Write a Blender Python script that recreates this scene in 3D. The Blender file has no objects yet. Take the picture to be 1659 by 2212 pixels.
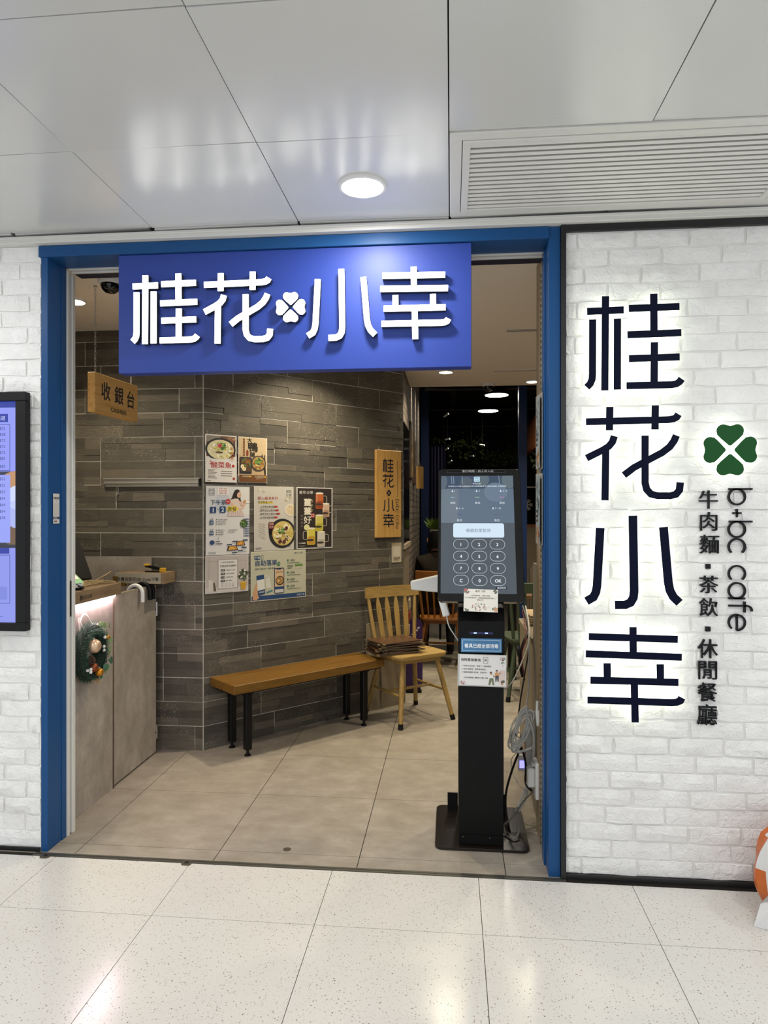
import bpy, bmesh, math, random
from mathutils import Vector, Matrix
R = math.radians
SC = bpy.context.scene
COL = SC.collection

# ------------------------------------------------------------------ camera
YAW = math.atan(145 / 1500)
cam = bpy.data.cameras.new('camera'); cam.sensor_fit = 'HORIZONTAL'; cam.sensor_width = 36.0
cam.lens = 1500 / 1659 * 36.0; cam.clip_start = 0.05; cam.clip_end = 60
cam_o = bpy.data.objects.new('camera', cam); COL.objects.link(cam_o)
cam_o.location = (0, 0, 1.45); cam_o.rotation_euler = (R(90), 0, YAW)
SC.camera = cam_o

# ------------------------------------------------------------------ world, exposure
w = bpy.data.worlds.new('mall_ambient'); SC.world = w; w.use_nodes = True
w.node_tree.nodes['Background'].inputs[0].default_value = (0.93, 0.97, 1.0, 1)
w.node_tree.nodes['Background'].inputs[1].default_value = 0.82
SC.view_settings.view_transform = 'Standard'; SC.view_settings.look = 'None'
SC.view_settings.exposure = 0.38; SC.view_settings.gamma = 1.0
SC.view_settings.use_curve_mapping = False
MALL_LAMP = 9.0       # watts of each round mall ceiling lamp
SHOP_LAMP = 8.5       # watts of each warm shop downlight
SC.cycles.use_denoising = True
SC.cycles.max_bounces = 7; SC.cycles.diffuse_bounces = 4; SC.cycles.glossy_bounces = 4

# ------------------------------------------------------------------ helpers
def lin(c):
    if isinstance(c, str):
        c = tuple(int(c[i:i + 2], 16) for i in (0, 2, 4))
    o = []
    for v in c[:3]:
        v = v / 255
        o.append(v / 12.92 if v <= 0.04045 else ((v + 0.055) / 1.055) ** 2.4)
    return (o[0], o[1], o[2], 1.0)

class NT:
    def __init__(s, name):
        s.m = bpy.data.materials.new(name); s.m.use_nodes = True
        s.t = s.m.node_tree; s.b = s.t.nodes['Principled BSDF']
    def n(s, typ, **kw):
        nd = s.t.nodes.new(typ)
        for k, v in kw.items():
            if k.startswith('i_'):
                key = k[2:]; key = int(key) if key.isdigit() else key.replace('_', ' ')
                nd.inputs[key].default_value = v
            else: setattr(nd, k, v)
        return nd
    def l(s, a, b): s.t.links.new(a, b)
    def ramp(s, fac, stops):
        r = s.n('ShaderNodeValToRGB'); e = r.color_ramp.elements
        while len(e) < len(stops): e.new(0.5)
        for el, (p, c) in zip(e, stops): el.position = p; el.color = c
        s.l(fac, r.inputs[0]); return r.outputs[0]
    def mix(s, fac, a, b, mode='MIX'):
        m = s.n('ShaderNodeMix', data_type='RGBA', blend_type=mode)
        for i, v in ((0, fac), (6, a), (7, b)):
            if hasattr(v, 'is_linked'): s.l(v, m.inputs[i])
            else: m.inputs[i].default_value = v
        return m.outputs[2]
    def noise(s, scale, detail=3, rough=0.55, vec=None):
        nd = s.n('ShaderNodeTexNoise'); nd.inputs['Scale'].default_value = scale
        nd.inputs['Detail'].default_value = detail; nd.inputs['Roughness'].default_value = rough
        if vec is not None: s.l(vec, nd.inputs['Vector'])
        return nd.outputs[0]
    def pos(s, scale=None):
        g = s.n('ShaderNodeNewGeometry').outputs['Position']
        if scale is None: return g
        m = s.n('ShaderNodeMapping'); m.inputs['Scale'].default_value = scale; s.l(g, m.inputs[0]); return m.outputs[0]
    def obj(s, scale=None):
        g = s.n('ShaderNodeTexCoord').outputs['Object']
        if scale is None: return g
        m = s.n('ShaderNodeMapping'); m.inputs['Scale'].default_value = scale; s.l(g, m.inputs[0]); return m.outputs[0]
    def bump(s, h, strength=0.3, dist=0.005):
        b = s.n('ShaderNodeBump'); b.inputs['Strength'].default_value = strength; b.inputs['Distance'].default_value = dist
        s.l(h, b.inputs['Height']); s.l(b.outputs[0], s.b.inputs['Normal'])
    def set(s, color=None, rough=None, metal=None, spec=None, emit=None, estr=None, coat=None):
        i = s.b.inputs
        if color is not None:
            if hasattr(color, 'is_linked'): s.l(color, i['Base Color'])
            else: i['Base Color'].default_value = color
        if rough is not None:
            if hasattr(rough, 'is_linked'): s.l(rough, i['Roughness'])
            else: i['Roughness'].default_value = rough
        if metal is not None: i['Metallic'].default_value = metal
        if spec is not None: i['Specular IOR Level'].default_value = spec
        if emit is not None:
            if hasattr(emit, 'is_linked'): s.l(emit, i['Emission Color'])
            else: i['Emission Color'].default_value = emit
        if estr is not None: i['Emission Strength'].default_value = estr
        if coat is not None: i['Coat Weight'].default_value = coat
        return s.m

MATS = {}
def plain(key, c, rough=0.5, metal=0.0, spec=0.5, var=0.06, scale=30):
    """a single-colour procedural paint / plastic with a faint mottling"""
    if key in MATS: return MATS[key]
    t = NT(key); c = lin(c)
    d = tuple(max(0, v * (1 - var * 2.2)) for v in c[:3]) + (1,)
    col = t.mix(t.noise(scale, 3), c, d)
    MATS[key] = t.set(col, rough, metal, spec); return MATS[key]
def emis(key, c, strength, base=(0.8, 0.8, 0.8, 1)):
    if key in MATS: return MATS[key]
    t = NT(key); MATS[key] = t.set(base, 0.4, emit=lin(c), estr=strength); return MATS[key]

def wood(key, c1, c2, axis='x', rough=0.45, scale=1.0):
    if key in MATS: return MATS[key]
    t = NT(key); s = {'x': (1.2, 14, 14), 'y': (14, 1.2, 14), 'z': (14, 14, 1.2)}[axis]
    v = t.obj(tuple(q * scale for q in s))
    nz = t.noise(2.2, 5, 0.6, v); fine = t.noise(9, 2, 0.5, v)
    col = t.ramp(nz, [(0.3, lin(c2)), (0.52, lin(c1)), (0.75, lin(c2))])
    col = t.mix(t.ramp(fine, [(0.42, (0, 0, 0, 1)), (0.62, (1, 1, 1, 1))]), col, t.mix(0.25, col, lin(c2)))
    t.bump(fine, 0.08, 0.002)
    MATS[key] = t.set(col, rough); return MATS[key]

class MB:
    def __init__(s): s.v = []; s.f = []; s.mi = []
    def add(s, vs, fs, m=0):
        o = len(s.v); s.v += [tuple(p) for p in vs]
        for f in fs: s.f.append(tuple(i + o for i in f)); s.mi.append(m)
        return s
    def box(s, x0, x1, y0, y1, z0, z1, m=0, M=None):
        vs = [Vector((x, y, z)) for z in (z0, z1) for y in (y0, y1) for x in (x0, x1)]
        if M is not None: vs = [M @ p for p in vs]
        return s.add(vs, [(0, 2, 3, 1), (4, 5, 7, 6), (0, 1, 5, 4), (2, 6, 7, 3), (0, 4, 6, 2), (1, 3, 7, 5)], m)
    def tube(s, pts, r, seg=8, m=0, closed=False):
        pts = [Vector(p) for p in pts]; n = len(pts); vs = []
        rr = r if isinstance(r, (list, tuple)) else [r] * n
        up = None
        for i, p in enumerate(pts):
            if closed: d = pts[(i + 1) % n] - pts[i - 1]
            else: d = pts[min(i + 1, n - 1)] - pts[max(i - 1, 0)]
            d = d.normalized() if d.length > 1e-9 else Vector((0, 0, 1))
            if up is None: up = d.orthogonal().normalized()
            up = (up - d * up.dot(d)); up = up.normalized() if up.length > 1e-6 else d.orthogonal().normalized()
            b = d.cross(up)
            for k in range(seg):
                a = 2 * math.pi * k / seg
                vs.append(p + (up * math.cos(a) + b * math.sin(a)) * rr[i])
        fs = []
        for i in range(n if closed else n - 1):
            j = (i + 1) % n
            for k in range(seg):
                l = (k + 1) % seg; fs.append((i * seg + k, i * seg + l, j * seg + l, j * seg + k))
        if not closed: fs += [tuple(range(seg - 1, -1, -1)), tuple((n - 1) * seg + k for k in range(seg))]
        return s.add(vs, fs, m)
    def lathe(s, prof, c=(0, 0, 0), seg=20, m=0, M=None):
        vs = []; n = len(prof)
        for r, z in prof:
            for k in range(seg):
                a = 2 * math.pi * k / seg; p = Vector((c[0] + r * math.cos(a), c[1] + r * math.sin(a), c[2] + z))
                vs.append(M @ p if M is not None else p)
        fs = [(i * seg + k, i * seg + (k + 1) % seg, (i + 1) * seg + (k + 1) % seg, (i + 1) * seg + k) for i in range(n - 1) for k in range(seg)]
        fs += [tuple(range(seg - 1, -1, -1)), tuple((n - 1) * seg + k for k in range(seg))]
        return s.add(vs, fs, m)
    def ball(s, c, r, seg=14, rings=9, sc=(1, 1, 1), m=0):
        prof = [(max(1e-4, math.sin(math.pi * i / rings)) , -math.cos(math.pi * i / rings)) for i in range(rings + 1)]
        M = Matrix.Translation(c) @ Matrix.Diagonal((r * sc[0], r * sc[1], r * sc[2], 1))
        return s.lathe(prof, (0, 0, 0), seg, m, M)
    def prism(s, poly, y0, y1, m=0):
        """polygon in local XZ, extruded along Y; y0 is the face toward -Y"""
        n = len(poly)
        a = sum(poly[i][0] * poly[(i + 1) % n][1] - poly[(i + 1) % n][0] * poly[i][1] for i in range(n))
        if a < 0: poly = poly[::-1]
        vs = [(x, y0, z) for x, z in poly] + [(x, y1, z) for x, z in poly]
        fs = [tuple(range(n)), tuple(range(2 * n - 1, n - 1, -1))] + [(i, i + n, (i + 1) % n + n, (i + 1) % n) for i in range(n)]
        return s.add(vs, fs, m)
    def mesh(s, name, mats, bevel=0, smooth=False, seg=1):
        me = bpy.data.meshes.new(name); me.from_pydata(s.v, [], s.f)
        for x in (mats if isinstance(mats, (list, tuple)) else [mats]): me.materials.append(x)
        me.polygons.foreach_set('material_index', s.mi); me.update()
        if bevel:
            bm = bmesh.new(); bm.from_mesh(me)
            es = [e for e in bm.edges if len(e.link_faces) == 2 and e.calc_face_angle(0) > 0.5]
            bmesh.ops.bevel(bm, geom=es, offset=bevel, segments=seg, affect='EDGES', clamp_overlap=True)
            bm.to_mesh(me); bm.free()
        if smooth:
            me.polygons.foreach_set('use_smooth', [True] * len(me.polygons)); me.set_sharp_from_angle(angle=R(38))
        return me
    def build(s, name, mats, parent=None, bevel=0, smooth=False, seg=1, loc=None, rot=None):
        return link(name, s.mesh(name, mats, bevel, smooth, seg), parent, loc, rot)

def link(name, data, parent=None, loc=None, rot=None, scale=None):
    o = bpy.data.objects.new(name, data); COL.objects.link(o)
    if parent is not None: o.parent = parent
    if loc is not None: o.location = loc
    if rot is not None: o.rotation_euler = rot
    if scale is not None: o.scale = scale
    return o
def tag(o, label=None, cat=None, group=None, kind=None):
    if label: o['label'] = label
    if cat: o['category'] = cat
    if group: o['group'] = group
    if kind: o['kind'] = kind
    return o
def thing(name, label, cat, loc=(0, 0, 0), rz=0, group=None):
    o = link(name, None, None, loc, (0, 0, rz)); o.empty_display_size = 0.05
    return tag(o, label, cat, group)
def copy_tree(o, parent=None):
    c = o.copy(); COL.objects.link(c); c.parent = parent
    for ch in o.children: copy_tree(ch, c)
    return c
def smooth_path(pts, n=6):
    pts = [Vector(p) for p in pts]; P = [pts[0]] + pts + [pts[-1]]; out = []
    for i in range(1, len(P) - 2):
        a, b, c, d = P[i - 1:i + 3]
        for k in range(n):
            t = k / n
            out.append(0.5 * ((2 * b) + (c - a) * t + (2 * a - 5 * b + 4 * c - d) * t * t + (3 * b - a - 3 * c + d) * t ** 3))
    return out + [pts[-1]]

# ------------------------------------------------------------------ flat print (lettering, pictures, screens)
_tc = {}
def glyphs(s, bold=0.0):
    k = (s, bold)
    if k not in _tc:
        cu = bpy.data.curves.new('lettering', 'FONT'); cu.body = s; cu.size = 1.0; cu.resolution_u = 3; cu.offset = bold
        o = bpy.data.objects.new('lettering', cu); COL.objects.link(o)
        dg = bpy.context.evaluated_depsgraph_get()
        me = bpy.data.meshes.new_from_object(o.evaluated_get(dg))
        vs = [(v.co.x, v.co.y) for v in me.vertices]; fs = [tuple(p.vertices) for p in me.polygons]
        bpy.data.objects.remove(o); bpy.data.curves.remove(cu); bpy.data.meshes.remove(me)
        _tc[k] = (vs, fs)
    return _tc[k]

def colmat(key, emission=0.0, rough=0.5, coat=0.0):
    if key in MATS: return MATS[key]
    t = NT(key); a = t.n('ShaderNodeVertexColor', layer_name='Col')
    if emission:
        t.set((0.012, 0.013, 0.016, 1), rough, emit=a.outputs[0], estr=emission, coat=coat)
    else:
        t.set(t.mix(t.mix(0.06, (0, 0, 0, 1), t.noise(180)), a.outputs[0], (0.5, 0.5, 0.5, 1)), rough, coat=coat)
    MATS[key] = t.m; return t.m

class Print:
    """2-D artwork in pixel units (origin top left) laid on a W x H metre sheet whose face looks to -Y"""
    def __init__(s, pw, ph, W, H, seed=1, eps=0.00035):
        s.pw, s.ph, s.W, s.H, s.eps = pw, ph, W, H, eps
        s.v = []; s.f = []; s.c = []; s.r = random.Random(seed); s.L = 0
    def _p(s, x, y, L): return ((x / s.pw - 0.5) * s.W, -s.eps * (L + 1), (0.5 - y / s.ph) * s.H)
    def clip(s, pts):
        for ax, lim, sg in ((0, 0, 1), (0, s.pw, -1), (1, 0, 1), (1, s.ph, -1)):
            out = []
            for i in range(len(pts)):
                a, b = pts[i - 1], pts[i]; da, db = (a[ax] - lim) * sg, (b[ax] - lim) * sg
                if (da < 0) != (db < 0):
                    t = da / (da - db); out.append((a[0] + (b[0] - a[0]) * t, a[1] + (b[1] - a[1]) * t))
                if db >= 0: out.append(b)
            pts = out
            if len(pts) < 3: return []
        return pts
    def face(s, pts, col, L=None):
        if L is None: L = s.L
        if any(x < 0 or y < 0 or x > s.pw or y > s.ph for x, y in pts):
            pts = s.clip(pts)
            if not pts: return
        n = len(pts); a = sum(pts[i][0] * pts[(i + 1) % n][1] - pts[(i + 1) % n][0] * pts[i][1] for i in range(n))
        if a > 0: pts = pts[::-1]
        o = len(s.v); s.v += [s._p(x, y, L) for x, y in pts]; s.f.append(tuple(range(o, o + n))); s.c.append(lin(col))
    def rect(s, x0, y0, x1, y1, col, L=None): s.face([(x0, y0), (x1, y0), (x1, y1), (x0, y1)], col, L)
    def rrect(s, x0, y0, x1, y1, r, col, L=None): s.face(rr_pts(x0, y0, x1, y1, r), col, L)
    def ell(s, cx, cy, rx, ry, col, L=None, n=22, a0=0, rot=0):
        p = []
        for k in range(n):
            a = 2 * math.pi * k / n; x, y = rx * math.cos(a), ry * math.sin(a)
            p.append((cx + x * math.cos(rot) - y * math.sin(rot), cy + x * math.sin(rot) + y * math.cos(rot)))
        s.face(p, col, L)
    def ring(s, pts, wd, col, L=None):
        n = len(pts)
        for i in range(n): s.line([pts[i], pts[(i + 1) % n]], wd, col, L)
    def line(s, pts, wd, col, L=None):
        for a, b in zip(pts, pts[1:]):
            dx, dy = b[0] - a[0], b[1] - a[1]; d = math.hypot(dx, dy) or 1; nx, ny = -dy / d * wd / 2, dx / d * wd / 2
            s.face([(a[0] + nx, a[1] + ny), (b[0] + nx, b[1] + ny), (b[0] - nx, b[1] - ny), (a[0] - nx, a[1] - ny)], col, L)
    def text(s, st, x, y, h, col, L=None, anchor='c', bold=0.0, rot=0, stretch=1.0, width=None):
        if L is None: L = s.L + 2
        vs, fs = glyphs(st)
        if not vs: return
        x0 = min(v[0] for v in vs); x1 = max(v[0] for v in vs); cy = 0.36
        sc = h; sx = h * stretch
        if width: sx = width / max(1e-6, (x1 - x0))
        ax = {'c': (x0 + x1) / 2, 'l': x0, 'r': x1}[anchor]; ca, sa = math.cos(rot), math.sin(rot)
        for bx, by in (((0, 0),) if not bold else ((-bold, 0), (bold, 0), (0, bold), (0, -bold))):
            o = len(s.v)
            for vx, vy in vs:
                px, py = (vx + bx - ax) * sx, -(vy + by - cy) * sc
                s.v.append(s._p(x + px * ca - py * sa, y + px * sa + py * ca, L))
            for f in fs: s.f.append(tuple(i + o for i in f)); s.c.append(lin(col))
            L += 0.02
    def vtext(s, st, x, y, h, step, col, L=None, bold=0.0):
        for i, ch in enumerate(st): s.text(ch, x, y + i * step, h, col, L, bold=bold)
    def para(s, x, y, rows, wd, step, col, hgt=None, L=None):
        """rows of small print too fine to read, as short dashes of ink"""
        hgt = hgt or step * 0.45
        for i in range(rows):
            cx = x; end = x + wd * s.r.uniform(0.6, 1.0)
            while cx < end:
                q = s.r.uniform(0.6, 1.6) * hgt; s.rect(cx, y + i * step, min(cx + q, end), y + i * step + hgt, col, s.L + 2 if L is None else L); cx += q + hgt * 0.35
    def blobs(s, cx, cy, rx, ry, n, size, cols, L=None):
        base = s.L + 1 if L is None else L
        for i in range(n):
            a = s.r.uniform(0, 2 * math.pi); d = math.sqrt(s.r.random())
            q = size * s.r.uniform(0.5, 1.2)
            s.ell(cx + rx * d * math.cos(a), cy + ry * d * math.sin(a), q, q * s.r.uniform(0.35, 0.9), s.r.choice(cols), base + i * 0.04, 9, rot=s.r.uniform(0, 3))
    def strokes(s, ch, x, y, wd, hgt, col, sw=0.08, L=None):
        for poly in char_polys(ch, wd, hgt, sw * wd):
            s.face([(x + px, y + hgt - pz) for px, pz in poly], col, s.L + 2 if L is None else L)
    def build(s, name, parent, material, y=0.0):
        me = bpy.data.meshes.new(name); me.from_pydata([(a, b + y, c) for a, b, c in s.v], [], s.f)
        at = me.color_attributes.new('Col', 'FLOAT_COLOR', 'CORNER')
        buf = []
        for p, c in zip(me.polygons, s.c): buf += list(c) * p.loop_total
        at.data.foreach_set('color', buf); me.materials.append(material); me.update()
        return link(name, me, parent)

def rr_pts(x0, y0, x1, y1, r, n=5):
    p = []
    for cx, cy, a in ((x1 - r, y0 + r, -90), (x1 - r, y1 - r, 0), (x0 + r, y1 - r, 90), (x0 + r, y0 + r, 180)):
        for k in range(n + 1):
            t = R(a + 90 * k / n); p.append((cx + r * math.cos(t), cy + r * math.sin(t)))
    return p

# ------------------------------------------------------------------ the shop's own lettering, drawn stroke by stroke (unit box, y down)
def nb(pts, x0, y0, x1, y1): return [((x - x0) / (x1 - x0), (y - y0) / (y1 - y0)) for x, y in pts]
CH = {}
CH['gui'] = [nb(p, 232, 262, 970, 975) for p in (
    [(238, 380), (514, 376)], [(377, 270), (372, 975)], [(280, 442), (279, 850), (276, 890), (262, 922), (236, 948)], [(467, 440), (466, 970)],
    [(552, 366), (928, 362)], [(738, 262), (740, 560)], [(542, 562), (942, 556)], [(743, 622), (741, 930)], [(553, 740), (930, 735)],
    [(535, 942), (870, 940), (905, 934), (928, 920), (945, 898)])]
CH['hua'] = [nb(p, 228, 1092, 962, 1802) for p in (
    [(228, 1208), (845, 1200), (885, 1194), (908, 1182), (922, 1160)], [(408, 1098), (406, 1275)], [(750, 1092), (748, 1272)],
    [(232, 1482), (350, 1425), (400, 1395), (428, 1362), (442, 1318)], [(378, 1412), (372, 1802)],
    [(674, 1316), (674, 1670), (686, 1720), (718, 1755), (770, 1768), (860, 1768), (905, 1756), (930, 1725), (936, 1668)],
    [(515, 1612), (590, 1556), (700, 1498), (800, 1446), (858, 1402), (890, 1358), (907, 1318)])]
CH['xiao'] = [nb(p, 240, 52, 972, 782) for p in (
    [(608, 52), (618, 640), (612, 690), (590, 728), (550, 746), (468, 748)], [(352, 148), (327, 600), (318, 650), (298, 690), (243, 722)],
    [(846, 140), (884, 570), (896, 630), (922, 680), (970, 726)])]
CH['xing'] = [nb(p, 236, 925, 1014, 1665) for p in (
    [(262, 1005), (955, 1015)], [(608, 925), (611, 1130)], [(238, 1140), (986, 1152)], [(406, 1210), (408, 1330)], [(820, 1210), (822, 1330)],
    [(275, 1345), (960, 1347)], [(619, 1360), (626, 1665)], [(252, 1500), (905, 1504), (948, 1500), (975, 1488), (988, 1464)])]

def stroke_poly(pts, wd):
    """outline of a flat-ended pen stroke along pts (list of (x,z))"""
    L, Rr = [], []; n = len(pts)
    for i, p in enumerate(pts):
        def d(a, b):
            x, y = b[0] - a[0], b[1] - a[1]; q = math.hypot(x, y) or 1; return (x / q, y / q)
        if i == 0: t = d(pts[0], pts[1]); m = 1
        elif i == n - 1: t = d(pts[-2], pts[-1]); m = 1
        else:
            a, b = d(pts[i - 1], p), d(p, pts[i + 1]); x, y = a[0] + b[0], a[1] + b[1]; q = math.hypot(x, y) or 1
            t = (x / q, y / q); m = 1 / max(0.5, t[0] * a[0] + t[1] * a[1])
        nx, ny = -t[1] * wd / 2 * m, t[0] * wd / 2 * m
        L.append((p[0] + nx, p[1] + ny)); Rr.append((p[0] - nx, p[1] - ny))
    return L + Rr[::-1]
def char_polys(ch, W, H, sw):
    return [stroke_poly([(x * W, (1 - y) * H) for x, y in st], sw) for st in CH[ch]]

def heart(rot, s, gap=0.045):
    """one clover leaf, tip at the origin, lobes outward (+z before rotation)"""
    p = [(0.03, 0.10), (0.30, 0.34), (0.42, 0.47)]
    for k in range(9): a = R(-25 + k * 18); p.append((0.225 + 0.215 * math.cos(a), 0.60 + 0.215 * math.sin(a)))
    p.append((0.02, 0.765)); p = [(x, z + gap) for x, z in p]; s /= 1 + 1.2 * gap; q = p + [(-x, z) for x, z in p[::-1]]
    c, sn = math.cos(rot), math.sin(rot)
    return [((x * c - z * sn) * s, (x * sn + z * c) * s) for x, z in q]

def arc(cx, cy, r, a0, a1, n=18): return [(cx + r * math.cos(R(a0 + (a1 - a0) * k / n)), cy + r * math.sin(R(a0 + (a1 - a0) * k / n))) for k in range(n + 1)]
def cafe_strokes():
    """the thin round lettering b+bc cafe, upright, x-height 1, returns per letter stroke lists"""
    b = lambda o: [[(o, 0), (o, 1.45)], arc(o + .5, .5, .5, 0, 360, 28)]
    c = lambda o: [arc(o + .5, .5, .5, 42, 318, 22)]
    return [b(0), [[(1.28, .5), (1.82, .5)], [(1.55, .23), (1.55, .77)]], b(2.1), c(3.22),
            c(4.95), [arc(6.55, .5, .5, 0, 360, 28), [(7.05, 0), (7.05, 1)]],
            [[(7.52, 0), (7.52, 1.1)] + arc(7.82, 1.12, .30, 180, 80, 8), [(7.25, .98), (7.95, .98)]],
            [arc(8.6, .5, .5, -40, -360, 24) , [(8.1, .5), (9.1, .5)]]]

# ------------------------------------------------------------------ procedural surface materials
def m_brick():
    t = NT('white_painted_brick'); v = t.pos()
    n1 = t.noise(9, 4, 0.6, v); n2 = t.noise(55, 5, 0.7, v); n3 = t.noise(20, 2, 0.5, v)
    vo = t.n('ShaderNodeTexVoronoi', feature='DISTANCE_TO_EDGE'); vo.inputs['Scale'].default_value = 13; wv = t.n('ShaderNodeVectorMath', operation='MULTIPLY_ADD'); wn = t.n('ShaderNodeTexNoise'); wn.inputs['Scale'].default_value = 14; t.l(v, wn.inputs['Vector']); t.l(wn.outputs[1], wv.inputs[0]); wv.inputs[1].default_value = (.12, .12, .12); t.l(v, wv.inputs[2]); t.l(wv.outputs[0], vo.inputs[0])
    col = t.mix(t.ramp(n1, [(0.35, (0, 0, 0, 1)), (0.7, (1, 1, 1, 1))]), lin('f0f0ef'), lin('e6e5e4'))
    dirt = t.ramp(n2, [(0.66, (0, 0, 0, 1)), (0.78, (1, 1, 1, 1))])
    col = t.mix(t.mix(0.35, (0, 0, 0, 1), dirt), col, lin('9c9894'))
    h = t.mix(0.16, n2, t.ramp(vo.outputs[0], [(0.0, (0, 0, 0, 1)), (0.05, (1, 1, 1, 1))]))
    h = t.mix(0.55, h, n3); t.bump(h, 0.7, 0.022)
    return t.set(col, 0.8, spec=0.3)
def m_strip():
    t = NT('grey_slate_strip'); v = t.pos((1, 1, 1)); oi = t.n('ShaderNodeObjectInfo').outputs['Random']
    vs = t.pos((5, 5, 60)); base = t.ramp(oi, [(0.0, lin('4d4942')), (0.35, lin('5c574d')), (0.8, lin('686256')), (1.0, lin('787063'))])
    g = t.noise(2.5, 5, 0.65, vs); col = t.mix(t.ramp(g, [(0.3, (0, 0, 0, 1)), (0.75, (1, 1, 1, 1))]), base, t.mix(0.5, base, lin('322f2a')))
    sp = t.noise(160, 3, 0.7, t.pos((1, 1, 1.6))); patch = t.noise(7, 2, 0.5, v)
    wear = t.n('ShaderNodeMath', operation='MULTIPLY'); t.l(t.ramp(sp, [(0.58, (0, 0, 0, 1)), (0.68, (1, 1, 1, 1))]), wear.inputs[0]); t.l(t.ramp(patch, [(0.47, (0, 0, 0, 1)), (0.62, (1, 1, 1, 1))]), wear.inputs[1])
    col = t.mix(wear.outputs[0], col, lin('c2bcae'))
    t.bump(t.mix(0.5, g, sp), 0.55, 0.004)
    return t.set(col, 0.62, spec=0.4)
def m_shopfloor():
    t = NT('beige_concrete_tile'); v = t.pos((1, 1.4, 1)); n1 = t.noise(6.5, 8, 0.72, v); n2 = t.noise(26, 5, 0.65, v); oi = t.n('ShaderNodeObjectInfo').outputs['Random']
    c = t.ramp(n1, [(0.32, lin('888074')), (0.5, lin('978f83')), (0.68, lin('a9a196'))])
    c = t.mix(t.mix(0.3, (0, 0, 0, 1), n2), c, lin('8d8272'))
    c = t.mix(t.mix(0.12, (0, 0, 0, 1), oi), c, lin('8f8676'))
    t.bump(n2, 0.05, 0.002); return t.set(c, 0.48, spec=0.35)
def m_terrazzo():
    t = NT('cream_terrazzo'); v = t.pos()
    def specks(scale, lo, hi):
        vo = t.n('ShaderNodeTexVoronoi'); vo.inputs['Scale'].default_value = scale; t.l(v, vo.inputs[0])
        r = t.ramp(vo.outputs['Distance'], [(lo, (1, 1, 1, 1)), (hi, (0, 0, 0, 1))])
        sel = t.n('ShaderNodeSeparateColor'); t.l(vo.outputs['Color'], sel.inputs[0])
        k = t.ramp(sel.outputs[0], [(0.42, (1, 1, 1, 1)), (0.46, (0, 0, 0, 1))])
        m = t.n('ShaderNodeMath', operation='MULTIPLY'); t.l(r, m.inputs[0]); t.l(k, m.inputs[1]); return m.outputs[0]
    base = t.mix(t.noise(2.5, 3, 0.5, v), lin('cdcac3'), lin('d6d3ce'))
    base = t.mix(specks(95, 0.16, 0.24), base, lin('938c80'))
    base = t.mix(specks(150, 0.16, 0.28), base, lin('aca396'))
    base = t.mix(specks(38, 0.07, 0.1), base, lin('6f665c'))
    return t.set(base, 0.19, spec=0.42)
def m_ceiling():
    t = NT('white_metal_ceiling'); v = t.pos(); oi = t.n('ShaderNodeObjectInfo').outputs['Random']
    c = t.mix(t.noise(1.6, 3, 0.5, v), lin('d4d5d4'), lin('c8c9c8')); c = t.mix(t.mix(0.25, (0, 0, 0, 1), oi), c, lin('bdbcb8'))
    sp = t.noise(40, 3, 0.6, v); c = t.mix(t.mix(0.2, (0, 0, 0, 1), t.ramp(sp, [(0.7, (0, 0, 0, 1)), (0.76, (1, 1, 1, 1))])), c, lin('97958f'))
    t.bump(t.noise(3.0, 2, 0.5, v), 0.22, 0.012); return t.set(c, 0.22, spec=0.6)
def m_stone():
    t = NT('grey_stone_laminate'); v = t.pos((1, 1.3, 0.9)); n = t.noise(6, 8, 0.7, v); n2 = t.noise(45, 5, 0.65, v)
    c = t.ramp(n, [(0.3, lin('8a827a')), (0.5, lin('a0978e')), (0.72, lin('b8b0a6'))]); c = t.mix(t.mix(0.4, (0, 0, 0, 1), n2), c, lin('6f6860'))
    return t.set(c, 0.6, spec=0.35)
MATS.update(brick=m_brick(), strip=m_strip(), shopfloor=m_shopfloor(), terrazzo=m_terrazzo(), ceiling=m_ceiling(), stone=m_stone())
BLUE = plain('blue_metal_paint', '1c4c80', 0.36, 0.0, 0.22, 0.03)
NAVY = plain('dark_navy_paint', '141c38', 0.4)
BLACK = plain('black_powder_coat', '0d0d0f', 0.45, spec=0.25)
BLACKG = plain('black_gloss', '0b0b0d', 0.12)
WHITE = plain('white_plastic', 'e2e2e0', 0.4)
WPAINT = plain('white_trim_paint', 'd8d7d3', 0.45, var=0.05)
ALU = plain('grey_aluminium', 'b9b6ae', 0.35, 0.6)
CHROME = plain('chrome', 'c9c9c9', 0.15, 1.0)
GROUT = plain('pale_grout', 'd2ccc0', 0.85)
DARKG = plain('dark_joint', '6a645a', 0.9)
VOID = plain('black_recess', '050505', 0.9)
SHEET = plain('white_paper', 'e3e0da', 0.45)
PRINT = colmat('printed_ink', 0, 0.42)
SCREEN = colmat('lit_screen', 0.8, 0.06)
OAK = wood('light_oak', 'ab8c50', '836a38', 'z', 0.5)
OAKX = wood('light_oak_long', 'ab8c50', '836a38', 'x', 0.5)

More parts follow.
